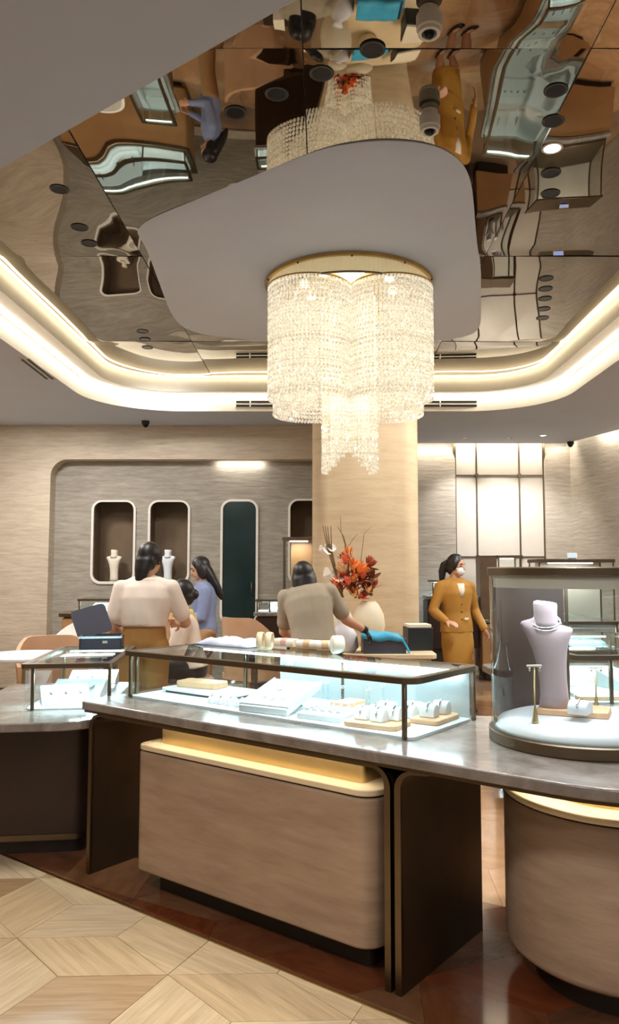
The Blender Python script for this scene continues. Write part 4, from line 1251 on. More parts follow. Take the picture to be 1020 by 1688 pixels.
# ---- counter on the right behind the cylinder
RCo = Vector((1.22, 3.80, 0))
counter('sales_counter', RCo, 0.04, -0.05, 0.95, -0.02, 1.75, ZS, 'dark sales counter behind the cylindrical display at the right edge', r=0.10)
RCZ = RCo + Vector((0, 0, ZS))
display_case('display_case', RCZ, 0.04, 0.02, 0.80, 0.05, 1.5, 0.24, 'glass display case behind the cylinder at the right edge', [(0.20, 0.058), (0.79, 0.06), (0.03, 1.49), (0.79, 1.49)], r=0.04, led_power=8)
fill_case(RCZ, 0.04, [(0.16, 0.45, 0.20, 0.5, 0.0, 'flat', 'pale ring tray in the case behind the cylinder'),
                      (0.18, 0.13, 0.26, 0.07, 0.0, 'wood', 'narrow wooden board at the front of the case behind the cylinder'),
                      (0.50, 0.5, 0.26, 0.3, 0.3, 'slant', 'slanted white tray in the case behind the cylinder')], 0.0105)

# ---- small counter against the left wall
c2 = Vector((-3.06, 8.9, 0))
counter('side_desk', c2, 0.0, 0.0, 1.36, 0.0, 0.6, 1.01, 'narrow tan desk against the plaster wall at far left', body='cabinet_tan', r=0.03, slab='bronze', over=(0.03, 0.03, 0.03, 0.02))
display_case('display_case', c2 + Vector((0, 0, 1.01)), 0, 0.22, 1.30, 0.04, 0.5, 0.16, 'small glass display case on the tan desk at far left', [(0.23, 0.05), (0.76, 0.05), (1.29, 0.05)], r=0.01, led_power=4)
fill_case(c2 + Vector((0, 0, 1.01)), 0, [(0.50, 0.25, 0.38, 0.3, 0, 'slant', 'slanted white tray in the small case at far left')], 0.0105)

# ---- counter in front of the person in blue, and the long one behind the cylinder
c7 = Vector((-2.20, 7.42, 0))
counter('sales_counter', c7, 0.0, 0.0, 0.50, 0.0, 1.05, 0.76, 'dark counter behind the cream T-shirt person, before the wall niches', r=0.05)
display_case('display_case', c7 + Vector((0, 0, 0.76)), 0, 0.04, 0.46, 0.04, 1.0, 0.22, 'glass display case behind the cream T-shirt person', [(0.05, 0.05), (0.45, 0.05)], r=0.02, led_power=4.5)
fill_case(c7 + Vector((0, 0, 0.76)), 0, [(0.25, 0.3, 0.3, 0.25, 0.1, 'slant', 'slanted white tray in the case behind the cream T-shirt person'), (0.25, 0.7, 0.3, 0.25, -0.1, 'flat', 'flat ring tray in the case behind the cream T-shirt person')], 0.0105)
c8 = Vector((1.86, 6.35, 0))
counter('sales_counter', c8, 0.0, 0.0, 0.58, 0.0, 2.45, 0.86, 'long tan counter reaching back behind the cylindrical display', body='cabinet_tan', r=0.05)
display_case('display_case', c8 + Vector((0, 0, 0.86)), 0, 0.03, 0.55, 0.03, 2.4, 0.22, 'long glass display case reaching back behind the cylindrical display', [(0.04, 0.04), (0.54, 0.04), (0.04, 2.39), (0.54, 2.39)], r=0.03, led_power=10)
fill_case(c8 + Vector((0, 0, 0.86)), 0, [(0.29, 0.3, 0.4, 0.3, 0.0, 'slant', 'nearest slanted tray in the long case behind the cylinder'), (0.29, 0.75, 0.4, 0.3, 0.1, 'wood', 'wooden board in the long case behind the cylinder'),
                                         (0.29, 1.2, 0.4, 0.3, 0.0, 'slant', 'middle slanted tray in the long case behind the cylinder'), (0.29, 1.65, 0.4, 0.3, 0.0, 'flat', 'flat ring tray in the long case behind the cylinder'), (0.29, 2.08, 0.4, 0.3, 0.0, 'slant', 'far slanted tray in the long case behind the cylinder')], 0.0105)
# ---- dark counter left of the pillar with a case and a tall cabinet
c3 = Vector((-0.80, 8.7, 0))
counter('side_counter', c3, 0.0, 0.0, 0.62, 0.0, 0.75, 1.03, 'dark narrow counter left of the cream pillar', body='counter_dark', r=0.03, over=(0.02, 0.02, 0.03, 0.02))
display_case('display_case', c3 + Vector((0, 0, 1.03)), 0, 0.03, 0.34, 0.03, 0.32, 0.14, 'tiny glass display case beside the green door', [(0.04, 0.04), (0.33, 0.04), (0.18, 0.04)], r=0.01, led_power=2.2)
fill_case(c3 + Vector((0, 0, 1.03)), 0, [(0.24, 0.17, 0.15, 0.20, 0, 'slant', 'slanted white tray in the tiny case beside the green door')], 0.0105)
def tall_case(loc, w, d, h, label, back='cabinet_tan', power=2.0):
    c = thing('tall_display_case', loc, 0, label=label, cat='display case')
    MB().box((0, 0, 0.02), (w, d, 0.04)).build('base', M['frame_metal'], c, bevel=0.003, seg=1)
    MB().box((0, 0, h - 0.02), (w + 0.02, d + 0.02, 0.04)).build('lid', M['frame_metal'], c, bevel=0.003, seg=1)
    for x in (-w / 2 + 0.01, w / 2 - 0.01):
        for y in (-d / 2 + 0.01, d / 2 - 0.01):
            MB().box((x, y, h / 2), (0.016, 0.016, h - 0.08)).build('post', M['frame_metal'], c)
    MB().box((0, -d / 2 + 0.004, h / 2), (w - 0.05, 0.005, h - 0.08)).build('glass_pane', M['clear'], c)
    for x in (-w / 2 + 0.004, w / 2 - 0.004): MB().box((x, 0, h / 2), (0.005, d - 0.05, h - 0.08)).build('glass_pane', M['clear'], c)
    if back: MB().box((0.03, d / 2 - 0.008, h / 2), (w - 0.10, 0.010, h - 0.08)).build('back_board', M[back], c)
    MB().box((0, 0, h - 0.046), (w * 0.6, 0.03, 0.01)).build('light_strip', M['led_white'], c)
    area_light('case_light', Vector(loc) + Vector((0, 0, h - 0.056)), w * 0.6, power, NEUTRAL, size_y=0.05)
    return c
tall_case((-0.31, 9.22, 1.0305), 0.36, 0.30, 0.86, 'tall glass display cabinet with tan back beside the cream pillar')
o = MB().prism([(-0.05, 0), (0.05, 0), (0.05, 0.04), (0.01, 0.06), (0.01, 0.10), (-0.03, 0.10), (-0.03, 0.05), (-0.05, 0.04)], -0.04, 0.04, MxT).build('white_stand', M['pad_white'], None, bevel=0.004, loc=(-0.55, 9.22, 1.031))
tag(o, 'small white step-shaped jewellery stand beside the tall cabinet', 'jewellery stand')
# white note box on the near side
M['carton'] = plain('carton', srgb(240, 228, 204), 0.6)

# ---- counters by the right back wall
c4 = Vector((1.42, 10.75, 0))
counter('side_counter', c4, 0.0, 0.0, 0.72, 0.0, 0.55, 1.14, 'dark counter just right of the cream pillar', body='counter_dark', r=0.02, over=(0.01, 0.01, 0.02, 0.02), plinth_h=0.42, strip=False)
display_case('display_case', c4 + Vector((0, 0, 1.14)), 0, 0.08, 0.42, 0.03, 0.45, 0.22, 'little glass display case right of the cream pillar', [(0.09, 0.04), (0.41, 0.04)], r=0.01, led_power=2.5)
fill_case(c4 + Vector((0, 0, 1.14)), 0, [(0.25, 0.2, 0.26, 0.2, 0, 'flat', 'flat white tray in the little case right of the pillar')], 0.0105)
c5 = Vector((2.16, 10.7, 0))
counter('side_counter', c5, 0.0, 0.0, 0.62, 0.0, 0.6, 0.82, 'tan wooden counter below the satin panels', body='cabinet_tan', r=0.02, over=(0.01, 0.01, 0.02, 0.02), plinth_h=0.14, strip=False)
o = thing('wooden_screen', c5 + Vector((0.14, 0.3, 0.8205)), 0, label='brown wooden upright panel on the tan counter behind the masked woman', cat='panel')
MB().box((0, 0, 0.435), (0.24, 0.30, 0.87)).build('panel', M['cabinet_brown'], o, bevel=0.004, seg=1)
MB().box((0, 0, 0.877), (0.25, 0.31, 0.014)).build('top_rail', M['bronze'], o)
tall_case(c5 + Vector((0.435, 0.3, 0.8205)), 0.32, 0.3, 0.89, 'upright glass display case beside the brown wooden panel', back=None, power=3)
bust(c5 + Vector((0.435, 0.3, 0.861)), 0.0, 'pale necklace bust in the upright case beside the brown panel', 0.9, 'bust', False)
c6 = Vector((2.45, 8.9, 0))
counter('side_counter', c6, 0.0, 0.0, 0.95, 0.0, 0.6, 0.84, 'tan wooden counter behind the cylinder near the right wall', body='cabinet_tan', r=0.02, over=(0.02, 0.02, 0.02, 0.02), plinth_h=0.1, strip=False)
tall_case(c6 + Vector((0.475, 0.3, 0.8405)), 0.88, 0.45, 0.79, 'wide bronze-lidded display case seen above the cylinder', back='satin_panel', power=5)
pz = c6 + Vector((0.50, 0.3, 1.631))
sc = thing('small_screen', pz, 0.0, label='small lit price screen standing on the wide bronze-lidded case', cat='screen')
MB().box((0, 0, 0.005), (0.08, 0.05, 0.01)).build('foot', M['black'], sc)
MB().prism([(-0.06, 0), (0.06, 0), (0.06, 0.065), (-0.06, 0.065)], -0.006, 0.006, Matrix.Translation((0, 0.0, 0.012)) @ Matrix.Rotation(PI / 2 - 0.25, 4, 'X')).build('body', M['frame_white'], sc)
MB().prism([(-0.05, 0.01), (0.05, 0.01), (0.05, 0.055), (-0.05, 0.055)], 0.0065, 0.0075, Matrix.Translation((0, 0.0, 0.012)) @ Matrix.Rotation(PI / 2 - 0.25, 4, 'X')).build('display', emit('screen_blue', (0.35, 0.45, 1.0), 2.0), sc)

# ---- niche busts
for i, (px, mat_, lab) in enumerate(((190, 'cream_pad', 'cream necklace bust in the leftmost wall niche'), (278, 'pad_white', 'bright white necklace bust in the second wall niche'))):
    x = on_y(px, 900, YA + 0.2).x
    b_ = bust((x, YA + 0.16, boxes[i][2] + 0.0), 0, lab, 0.92, mat_, True)
    spot_light('niche_spot', (x, YA + 0.08, boxes[i][3] - 0.01), (x, YA + 0.2, boxes[i][2]), (3, 12)[i], 60, NEUTRAL, 0.8, 0.02)

# ---- chairs
M['chair_tan'] = plain('chair_tan', srgb(190, 150, 116), 0.6, var=0.05)
M['chair_white'] = plain('chair_white', srgb(232, 228, 220), 0.55, var=0.02)
def chair(loc, rz, label, mat, h=0.92):
    c = thing('chair', loc, rz, label=label, cat='chair')
    MB().prism(rrect(-0.24, 0.24, -0.24, 0.22, 0.09, 6), 0.42, 0.50).build('seat', M[mat], c, bevel=0.02, seg=3)
    vs, fs, n = [], [], 18
    for i in range(n + 1):
        a = math.radians(-200 + 220 * i / n) + PI          # wraps the rear of the seat
        e = math.sin(PI * i / n)
        top = 0.52 + (h - 0.52) * (0.45 + 0.55 * min(1, e * 1.25))
        for r_, z in ((0.27, 0.44), (0.30, top), (0.265, top), (0.235, 0.44)):
            vs.append((r_ * math.cos(a), -0.0 + r_ * math.sin(a), z))
    for i in range(n):
        for k in range(4): fs.append((i * 4 + k, (i + 1) * 4 + k, (i + 1) * 4 + (k + 1) % 4, i * 4 + (k + 1) % 4))
    fs += [(0, 1, 2, 3), (n * 4 + 3, n * 4 + 2, n * 4 + 1, n * 4)]
    MB().add(vs, fs).build('backrest', M[mat], c, auto=50)
    for sx in (-1, 1):
        for sy in (-1, 1):
            MB().tube([(sx * 0.17, sy * 0.16, 0.43), (sx * 0.21, sy * 0.20, 0.0)], [0.018, 0.012], 10).build('leg', M['brass'], c, smooth=True)
p = on_y(88, 1055, 6.6); chair((p.x, 6.6, 0), 0.4, 'tan tub chair with white rim behind the left case', 'chair_tan', 0.93)
p = on_y(122, 1040, 8.0); chair((p.x, 8.0, 0), -0.5, 'white tub chair behind the tan one at far left', 'chair_white', 0.95)
p = on_y(415, 1020, 7.75); chair((p.x, 7.75, 0), 2.5, 'beige tub chair between green door and grey shirted person', 'chair_tan', 1.04)
p = on_y(60, 1070, 5.9); 
tb = thing('round_table', (p.x - 0.1, 5.95, 0), 0, label='white round table at the left edge behind the left case', cat='table')
MB().lathe([(0, 0.83), (0.33, 0.83), (0.34, 0.84), (0.34, 0.855), (0.33, 0.86), (0, 0.86)], 40).build('table_top', M['chair_white'], tb, auto=40)
MB().lathe([(0, 0), (0.2, 0), (0.2, 0.015), (0.03, 0.03), (0.025, 0.83), (0, 0.83)], 28).build('pedestal_leg', M['brass'], tb, auto=40)

# ---- service table in front of the pillar
tbx = thing('service_table', (0.52, 6.95, 0), 0, label='cream service table in front of the pillar carrying vases', cat='table')
MB().prism(rrect(-0.50, 0.42, -0.45, 0.45, 0.05, 5), 0.76, 0.80).build('table_top', M['ledge'], tbx, bevel=0.006)
MB().prism(rrect(-0.46, 0.38, -0.40, 0.40, 0.04, 5), 0.06, 0.76).build('body', M['leather'], tbx)
MB().prism(rrect(-0.42, 0.34, -0.36, 0.36, 0.04, 5), 0.0, 0.06).build('plinth', M['plinth'], tbx)
# grey bin with blue cloth
M['blue_cloth'] = plain('blue_cloth', srgb(64, 168, 206), 0.55, var=0.10, vscale=14)
p = on_z(633, 1068, 0.86)
p = Vector((0.50, 6.66, 0))
bn = thing('grey_bin', (p.x, p.y, 0.8005), 0.05, label='dark grey bin draped with blue on the service table', cat='bin')
w, d, h, t_ = 0.35, 0.24, 0.13, 0.008
mb = MB().box((0, 0, t_ / 2), (w, d, t_)).box((0, -d / 2, h / 2), (w, t_, h)).box((0, d / 2, h / 2), (w, t_, h)).box((-w / 2, 0, h / 2), (t_, d, h)).box((w / 2, 0, h / 2), (t_, d, h))
mb.build('tub', M['grey_plastic'], bn)
MB().box((0, -d / 2 - 0.003, h - 0.01), (w + 0.02, 0.02, 0.014)).build('rim', M['grey_plastic'], bn, bevel=0.003, seg=1)
cl = MB()
vs, fs = [], []
for i in range(25):
    for j in range(13):
        u, v = i / 24, j / 12
        x = -0.20 + 0.44 * u
        y = -0.145 + 0.27 * v
        z = h + 0.045 + 0.020 * noise.noise(Vector((u * 4, v * 3, 0.3))) - 0.03 * u
        if u > 0.78:
            x = -0.20 + 0.44 * 0.78 + (u - 0.78) * 0.30
            z -= (u - 0.78) * 0.48
        if v < 0.18: z -= (0.18 - v) * 0.28; y = -0.135 - 0.02 * (0.18 - v)
        vs.append((x, y, z))
for i in range(24):
    for j in range(12):
        q = i * 13 + j; fs.append((q, q + 1, q + 14, q + 13))
o = MB().add(vs, fs).build('blue_cloth', M['blue_cloth'], None, smooth=True, loc=(p.x, p.y, 0.8005), rot=(0, 0, 0.05))
mm = o.modifiers.new('solid', 'SOLIDIFY'); mm.thickness = 0.004
tag(o, 'bright blue cloth folded over the grey bin', 'cloth')
bk = thing('black_box', (0.825, 6.90, 0.8005), 0.1, label='black box with papers on the right of the service table', cat='box')
MB().box((0, 0, 0.10), (0.22, 0.24, 0.20)).build('tub', M['black'], bk, bevel=0.006)
MB().prism(rrect(-0.10, 0.10, -0.11, 0.11, 0.01, 3), 0.20, 0.225).build('papers', M['carton'], bk)
# white plastic bag
bag = MB().loft([((0, 0, 0), (0.09, 0, 0), (0, 0.06, 0)), ((0, 0, 0.04), (0.12, 0, 0), (0, 0.08, 0)), ((0.0, 0, 0.14), (0.11, 0.01, 0), (0, 0.075, 0)), ((-0.01, 0, 0.22), (0.07, 0, 0.01), (0, 0.05, 0)), ((-0.02, 0, 0.27), (0.03, 0, 0), (0, 0.02, 0)), ((-0.03, 0, 0.31), (0.045, 0, 0.01), (0, 0.025, 0))], 20)
bag.v = [(x * (1 + 0.12 * noise.noise(Vector((x * 20, y * 20, z * 14)))), y * (1 + 0.12 * noise.noise(Vector((x * 20, y * 20, z * 14 + 9)))), z) for x, y, z in bag.v]
o = bag.build('plastic_bag', plain('bag_white', srgb(226, 222, 226), 0.35, var=0.03), None, smooth=True, loc=(0.17, 6.68, 0.8005))
tag(o, 'white plastic bag on the service table beside the bending person', 'bag')
o = MB().prism([(-0.10, 0), (0.10, 0), (0.10, 0.14), (-0.10, 0.14)], -0.08, 0.08, MxT).build('paper_box', M['carton'], None, bevel=0.004, loc=(-0.42, 6.9, 0.745))
side = thing('side_table', (-0.42, 6.9, 0), 0, label='low dark side table holding the cream box', cat='table')
MB().prism(rrect(-0.24, 0.24, -0.2, 0.2, 0.03, 4), 0.715, 0.744).build('table_top', M['counter_dark'], side)
for sx in (-0.2, 0.2):
    for sy in (-0.16, 0.16): MB().box((sx, sy, 0.3575), (0.03, 0.03, 0.715)).build('leg', M['bronze_dark'], side)
tag(o, 'cream box left of the grey shirted person', 'box')

# ---- vases and flowers
M['vase'] = plain('vase', srgb(214, 200, 172), 0.5, var=0.04)
def vase(loc, s, label, prof):
    v = thing('vase', loc, 0, label=label, cat='vase')
    MB().lathe([(r_ * s, z * s) for r_, z in prof], 32).build('body', M['vase'], v, smooth=True)
    MB().lathe([(prof[-2][0] * s * 0.9, (prof[-2][1]) * s), (prof[-2][0] * s * 1.03, prof[-2][1] * s), (prof[-2][0] * s * 1.03, (prof[-2][1] + 0.04) * s), (prof[-2][0] * s * 0.9, (prof[-2][1] + 0.04) * s), (prof[-2][0] * s * 0.9, (prof[-2][1]) * s)], 28).build('lip', M['vase'], v, auto=40)
    return v
VP = [(0, 0), (0.55, 0.0), (0.85, 0.45), (1.0, 1.2), (0.92, 1.9), (0.62, 2.5), (0.42, 2.7), (0, 2.65)]
VY = 7.10
vx1, vx2 = on_y(562, 1010, VY).x, on_y(600, 1000, VY).x
vase((vx1 - 0.03, VY - 0.12, 0.8005), 0.145, 'cream round vase half hidden by the bending person', VP)
vase((vx2 + 0.05, VY + 0.14, 0.8005), 0.152, 'larger cream round vase under the orange flowers', VP)
petal_cols = {'orange': srgb(244, 140, 68), 'coral': srgb(236, 118, 88), 'rust': srgb(164, 76, 46), 'peach': srgb(246, 190, 130), 'brown': srgb(126, 74, 46), 'red': srgb(196, 78, 58)}
for k_, c_ in petal_cols.items(): M['petal_' + k_] = plain('petal_' + k_, c_, 0.6, var=0.15, vscale=30)
M['twig'] = plain('twig', srgb(120, 92, 58), 0.7, var=0.1)
M['petal_white'] = plain('petal_white', srgb(248, 240, 226), 0.5, var=0.02)
def petal_mesh(l, w, c):
    vs, fs = [], []
    n = 6
    for i in range(n + 1):
        t = i / n
        ww = w * math.sin(PI * min(1, t * 0.92 + 0.06)) ** 0.8
        z = c * t * t
        vs += [(l * t, -ww / 2, z + 0.15 * ww), (l * t, 0, z), (l * t, ww / 2, z + 0.15 * ww)]
    for i in range(n):
        for k in range(2): fs.append((i * 3 + k, i * 3 + k + 1, i * 3 + k + 4, i * 3 + k + 3))
    return MB().add(vs, fs).mesh('petal')
fa = thing('flower_arrangement', (vx2 - 0.03, VY + 0.05, 1.20), 0, label='dried orange and rust flower arrangement with tall twigs before the pillar', cat='flowers')
rnd = random.Random(11)
pm = {}
for k_ in petal_cols:
    me = petal_mesh(0.085, 0.034, 0.03); me.materials.append(M['petal_' + k_]); pm[k_] = me
def flower(c, r_, col, n):
    fl = bpy.data.objects.new('flower', None); fl.location = c; link(fl, fa)
    fl.rotation_euler = (rnd.uniform(-0.9, 0.2) , rnd.uniform(-0.5, 0.5), rnd.uniform(0, 6))
    MB().ellipsoid((0, 0, 0), (0.014 * r_, 0.014 * r_, 0.012 * r_), 8, 6).build('centre', M['petal_brown'], fl, smooth=True)
    for i in range(n):
        o = bpy.data.objects.new('petal', pm[col]); o.scale = (r_, r_, r_)
        o.rotation_euler = (0, -rnd.uniform(0.1, 1.1), 2 * PI * i / n + rnd.uniform(-0.2, 0.2))
        link(o, fl)
def fpos(px, py, dy=0.0):
    q = on_y(px, py, VY + 0.05 + dy); return (q.x - fa.location.x, q.y - fa.location.y, q.z - 1.20)
for (px, py, col, r_, n) in ((575, 920, 'peach', 0.9, 9), (590, 945, 'orange', 1.2, 12), (585, 960, 'orange', 1.1, 12), (568, 945, 'peach', 1.1, 10), (562, 950, 'red', 0.8, 9), (606, 935, 'rust', 0.95, 9),
                             (611, 955, 'brown', 1.0, 9), (600, 968, 'rust', 1.1, 10), (582, 975, 'rust', 1.1, 11), (575, 965, 'coral', 0.9, 10), (592, 985, 'coral', 0.9, 10), (612, 980, 'brown', 1.0, 8), (556, 962, 'red', 0.8, 8), (570, 928, 'coral', 0.8, 8), (598, 955, 'coral', 0.9, 9), (563, 975, 'rust', 0.9, 9), (580, 940, 'orange', 1.0, 11), (616, 968, 'rust', 0.8, 8)):
    flower(fpos(px, py, rnd.uniform(-0.06, 0.06)), r_ * 1.25, col, n)
    flower(fpos(px + rnd.uniform(-9, 9), py + rnd.uniform(-9, 9), rnd.uniform(-0.02, 0.10)), r_, rnd.choice([col, 'orange', 'rust', 'peach']), n)
def twig(pts, r_=0.006, col='twig'):
    MB().tube([fpos(*q) for q in pts], [r_ * (1 - 0.6 * i / (len(pts) - 1)) for i in range(len(pts))], 6).build('twig', M[col], fa, smooth=True)
for dx in (0, 4, 8, 13): twig([(565 - dx * 0.3, 985), (553 - dx * 0.2 + dx * 0.3, 945), (540 + dx * 0.5, 905), (532 + dx, 866 + (dx % 3))], 0.011)
twig([(578, 980), (572, 930), (570, 898), (566, 884), (560, 874), (556, 868)], 0.006)
twig([(578, 980), (574, 925), (568, 895), (562, 876), (561, 850)], 0.005)
twig([(580, 980), (580, 920), (574, 900), (584, 886), (590, 880)], 0.005)
twig([(590, 970), (595, 920), (600, 880), (612, 868)], 0.004)
for (px, py, s) in ((545, 946, 1.5), (533, 905, 1.0), (540, 902, 0.8)):
    me = petal_mesh(0.10 * s, 0.10 * s, 0.02); me.materials.append(M['petal_white'])
    for a in (0.4, 2.2):
        o = bpy.data.objects.new('white_petal', me); o.location = fpos(px, py); o.rotation_euler = (1.3, 0.2, a); link(o, fa)
        mm = o.modifiers.new('solid', 'SOLIDIFY'); mm.thickness = 0.002

# ================================================================== PEOPLE
M['skin'] = plain('skin', srgb(206, 156, 128), 0.55, var=0.05, vscale=12)
M['hair'] = plain('hair', srgb(26, 20, 18), 0.42, var=0.3, vscale=40)
M['shirt_cream'] = plain('shirt_cream', srgb(240, 222, 206), 0.8, var=0.04)
M['shirt_grey'] = plain('shirt_grey', srgb(164, 150, 130), 0.85, var=0.05)
M['shirt_blue'] = plain('shirt_blue', srgb(126, 136, 170), 0.85, var=0.06)
M['shirt_pale'] = plain('shirt_pale', srgb(232, 216, 200), 0.8, var=0.05)
M['mustard'] = plain('mustard', srgb(172, 122, 44), 0.7, var=0.07, vscale=6)
M['mustard_trouser'] = plain('mustard_trouser', srgb(150, 104, 46), 0.8, var=0.06)
M['yellow_scarf'] = plain('yellow_scarf', srgb(226, 208, 120), 0.8, var=0.06)
M['mask'] = plain('mask', srgb(240, 238, 240), 0.7, var=0.02)
M['shoe'] = plain('shoe', srgb(24, 22, 22), 0.4, var=0.1)
M['glove'] = plain('glove', srgb(20, 20, 24), 0.6, var=0.1)
M['eye'] = plain('eye', srgb(20, 16, 14), 0.2, var=0.1)
M['lip'] = plain('lip', srgb(176, 96, 88), 0.5, var=0.05)
M['tights'] = plain('tights', srgb(38, 32, 32), 0.6, var=0.1)

def remeshed(mb, name, mat, parent, voxel=0.008, smooth=4):
    me = bpy.data.meshes.new('tmp'); me.from_pydata(mb.v, [], mb.f)
    bm = bmesh.new(); bm.from_mesh(me); bmesh.ops.recalc_face_normals(bm, faces=bm.faces); bm.to_mesh(me); bm.free()
    o = bpy.data.objects.new('tmp', me); TMP.collection.objects.link(o)
    r_ = o.modifiers.new('r', 'REMESH'); r_.mode = 'VOXEL'; r_.voxel_size = voxel
    if smooth:
        s_ = o.modifiers.new('s', 'SMOOTH'); s_.factor = 0.5; s_.iterations = smooth
    with bpy.context.temp_override(scene=TMP, view_layer=TMP.view_layers[0]):
        dg = bpy.context.evaluated_depsgraph_get()
        res = bpy.data.meshes.new_from_object(o.evaluated_get(dg))
    bpy.data.objects.remove(o); bpy.data.meshes.remove(me)
    res.name = name; res.materials.clear(); res.materials.append(mat); res.shade_smooth()
    return link(bpy.data.objects.new(name, res), parent)

V3 = Vector
TMP = bpy.data.scenes.new('workshop')
def lerp(a, b, t): return V3(a) * (1 - t) + V3(b) * t
def limb(mb, pts, rads, n=14, k=4):
    """smooth tapered limb through joints"""
    P, R = [], []
    for i in range(len(pts) - 1):
        for j in range(k):
            t = j / k; P.append(lerp(pts[i], pts[i + 1], t)); R.append(rads[i] * (1 - t) + rads[i + 1] * t)
    P.append(V3(pts[-1])); R.append(rads[-1])
    mb.tube(P, R, n)
    mb.ellipsoid(pts[0], (rads[0],) * 3, 12, 8); mb.ellipsoid(pts[-1], (rads[-1],) * 3, 12, 8)
def hand(mb, w, d, palm_n, side, curl=0.6):
    """palm and five fingers from the wrist w along d; palm_n is the direction the palm faces"""
    d = V3(d).normalized(); nrm = V3(palm_n); nrm = (nrm - d * nrm.dot(d)).normalized()
    s = d.cross(nrm) * side
    c = V3(w) + d * 0.045
    mb.loft([(V3(w), s * 0.026, nrm * 0.018), (V3(w) + d * 0.03, s * 0.036, nrm * 0.016), (V3(w) + d * 0.075, s * 0.041, nrm * 0.014), (V3(w) + d * 0.088, s * 0.038, nrm * 0.011)], 14)
    for i, (off, L, r_) in enumerate(((0.031, 0.066, 0.0092), (0.011, 0.076, 0.0096), (-0.010, 0.070, 0.0092), (-0.029, 0.055, 0.0082))):
        b0 = V3(w) + d * 0.080 + s * off
        d1 = (d * math.cos(curl * 0.5) + nrm * math.sin(curl * 0.5)); d2 = (d * math.cos(curl * 1.3) + nrm * math.sin(curl * 1.3)); d3 = (d * math.cos(curl * 2.0) + nrm * math.sin(curl * 2.0))
        p1 = b0 + d1 * L * 0.45; p2 = p1 + d2 * L * 0.32; p3 = p2 + d3 * L * 0.25
        mb.tube([b0 - d * 0.015, b0, p1, p2, p3], [r_, r_, r_ * 0.95, r_ * 0.9, r_ * 0.7], 8)
    t0 = V3(w) + d * 0.025 + s * 0.030
    t1 = t0 + (d * 0.6 + s * 0.7 + nrm * 0.3).normalized() * 0.035
    t2 = t1 + (d * 0.85 + s * 0.25 + nrm * 0.45).normalized() * 0.030
    mb.tube([t0 - s * 0.012, t0, t1, t2], [0.013, 0.012, 0.0105, 0.008], 8)

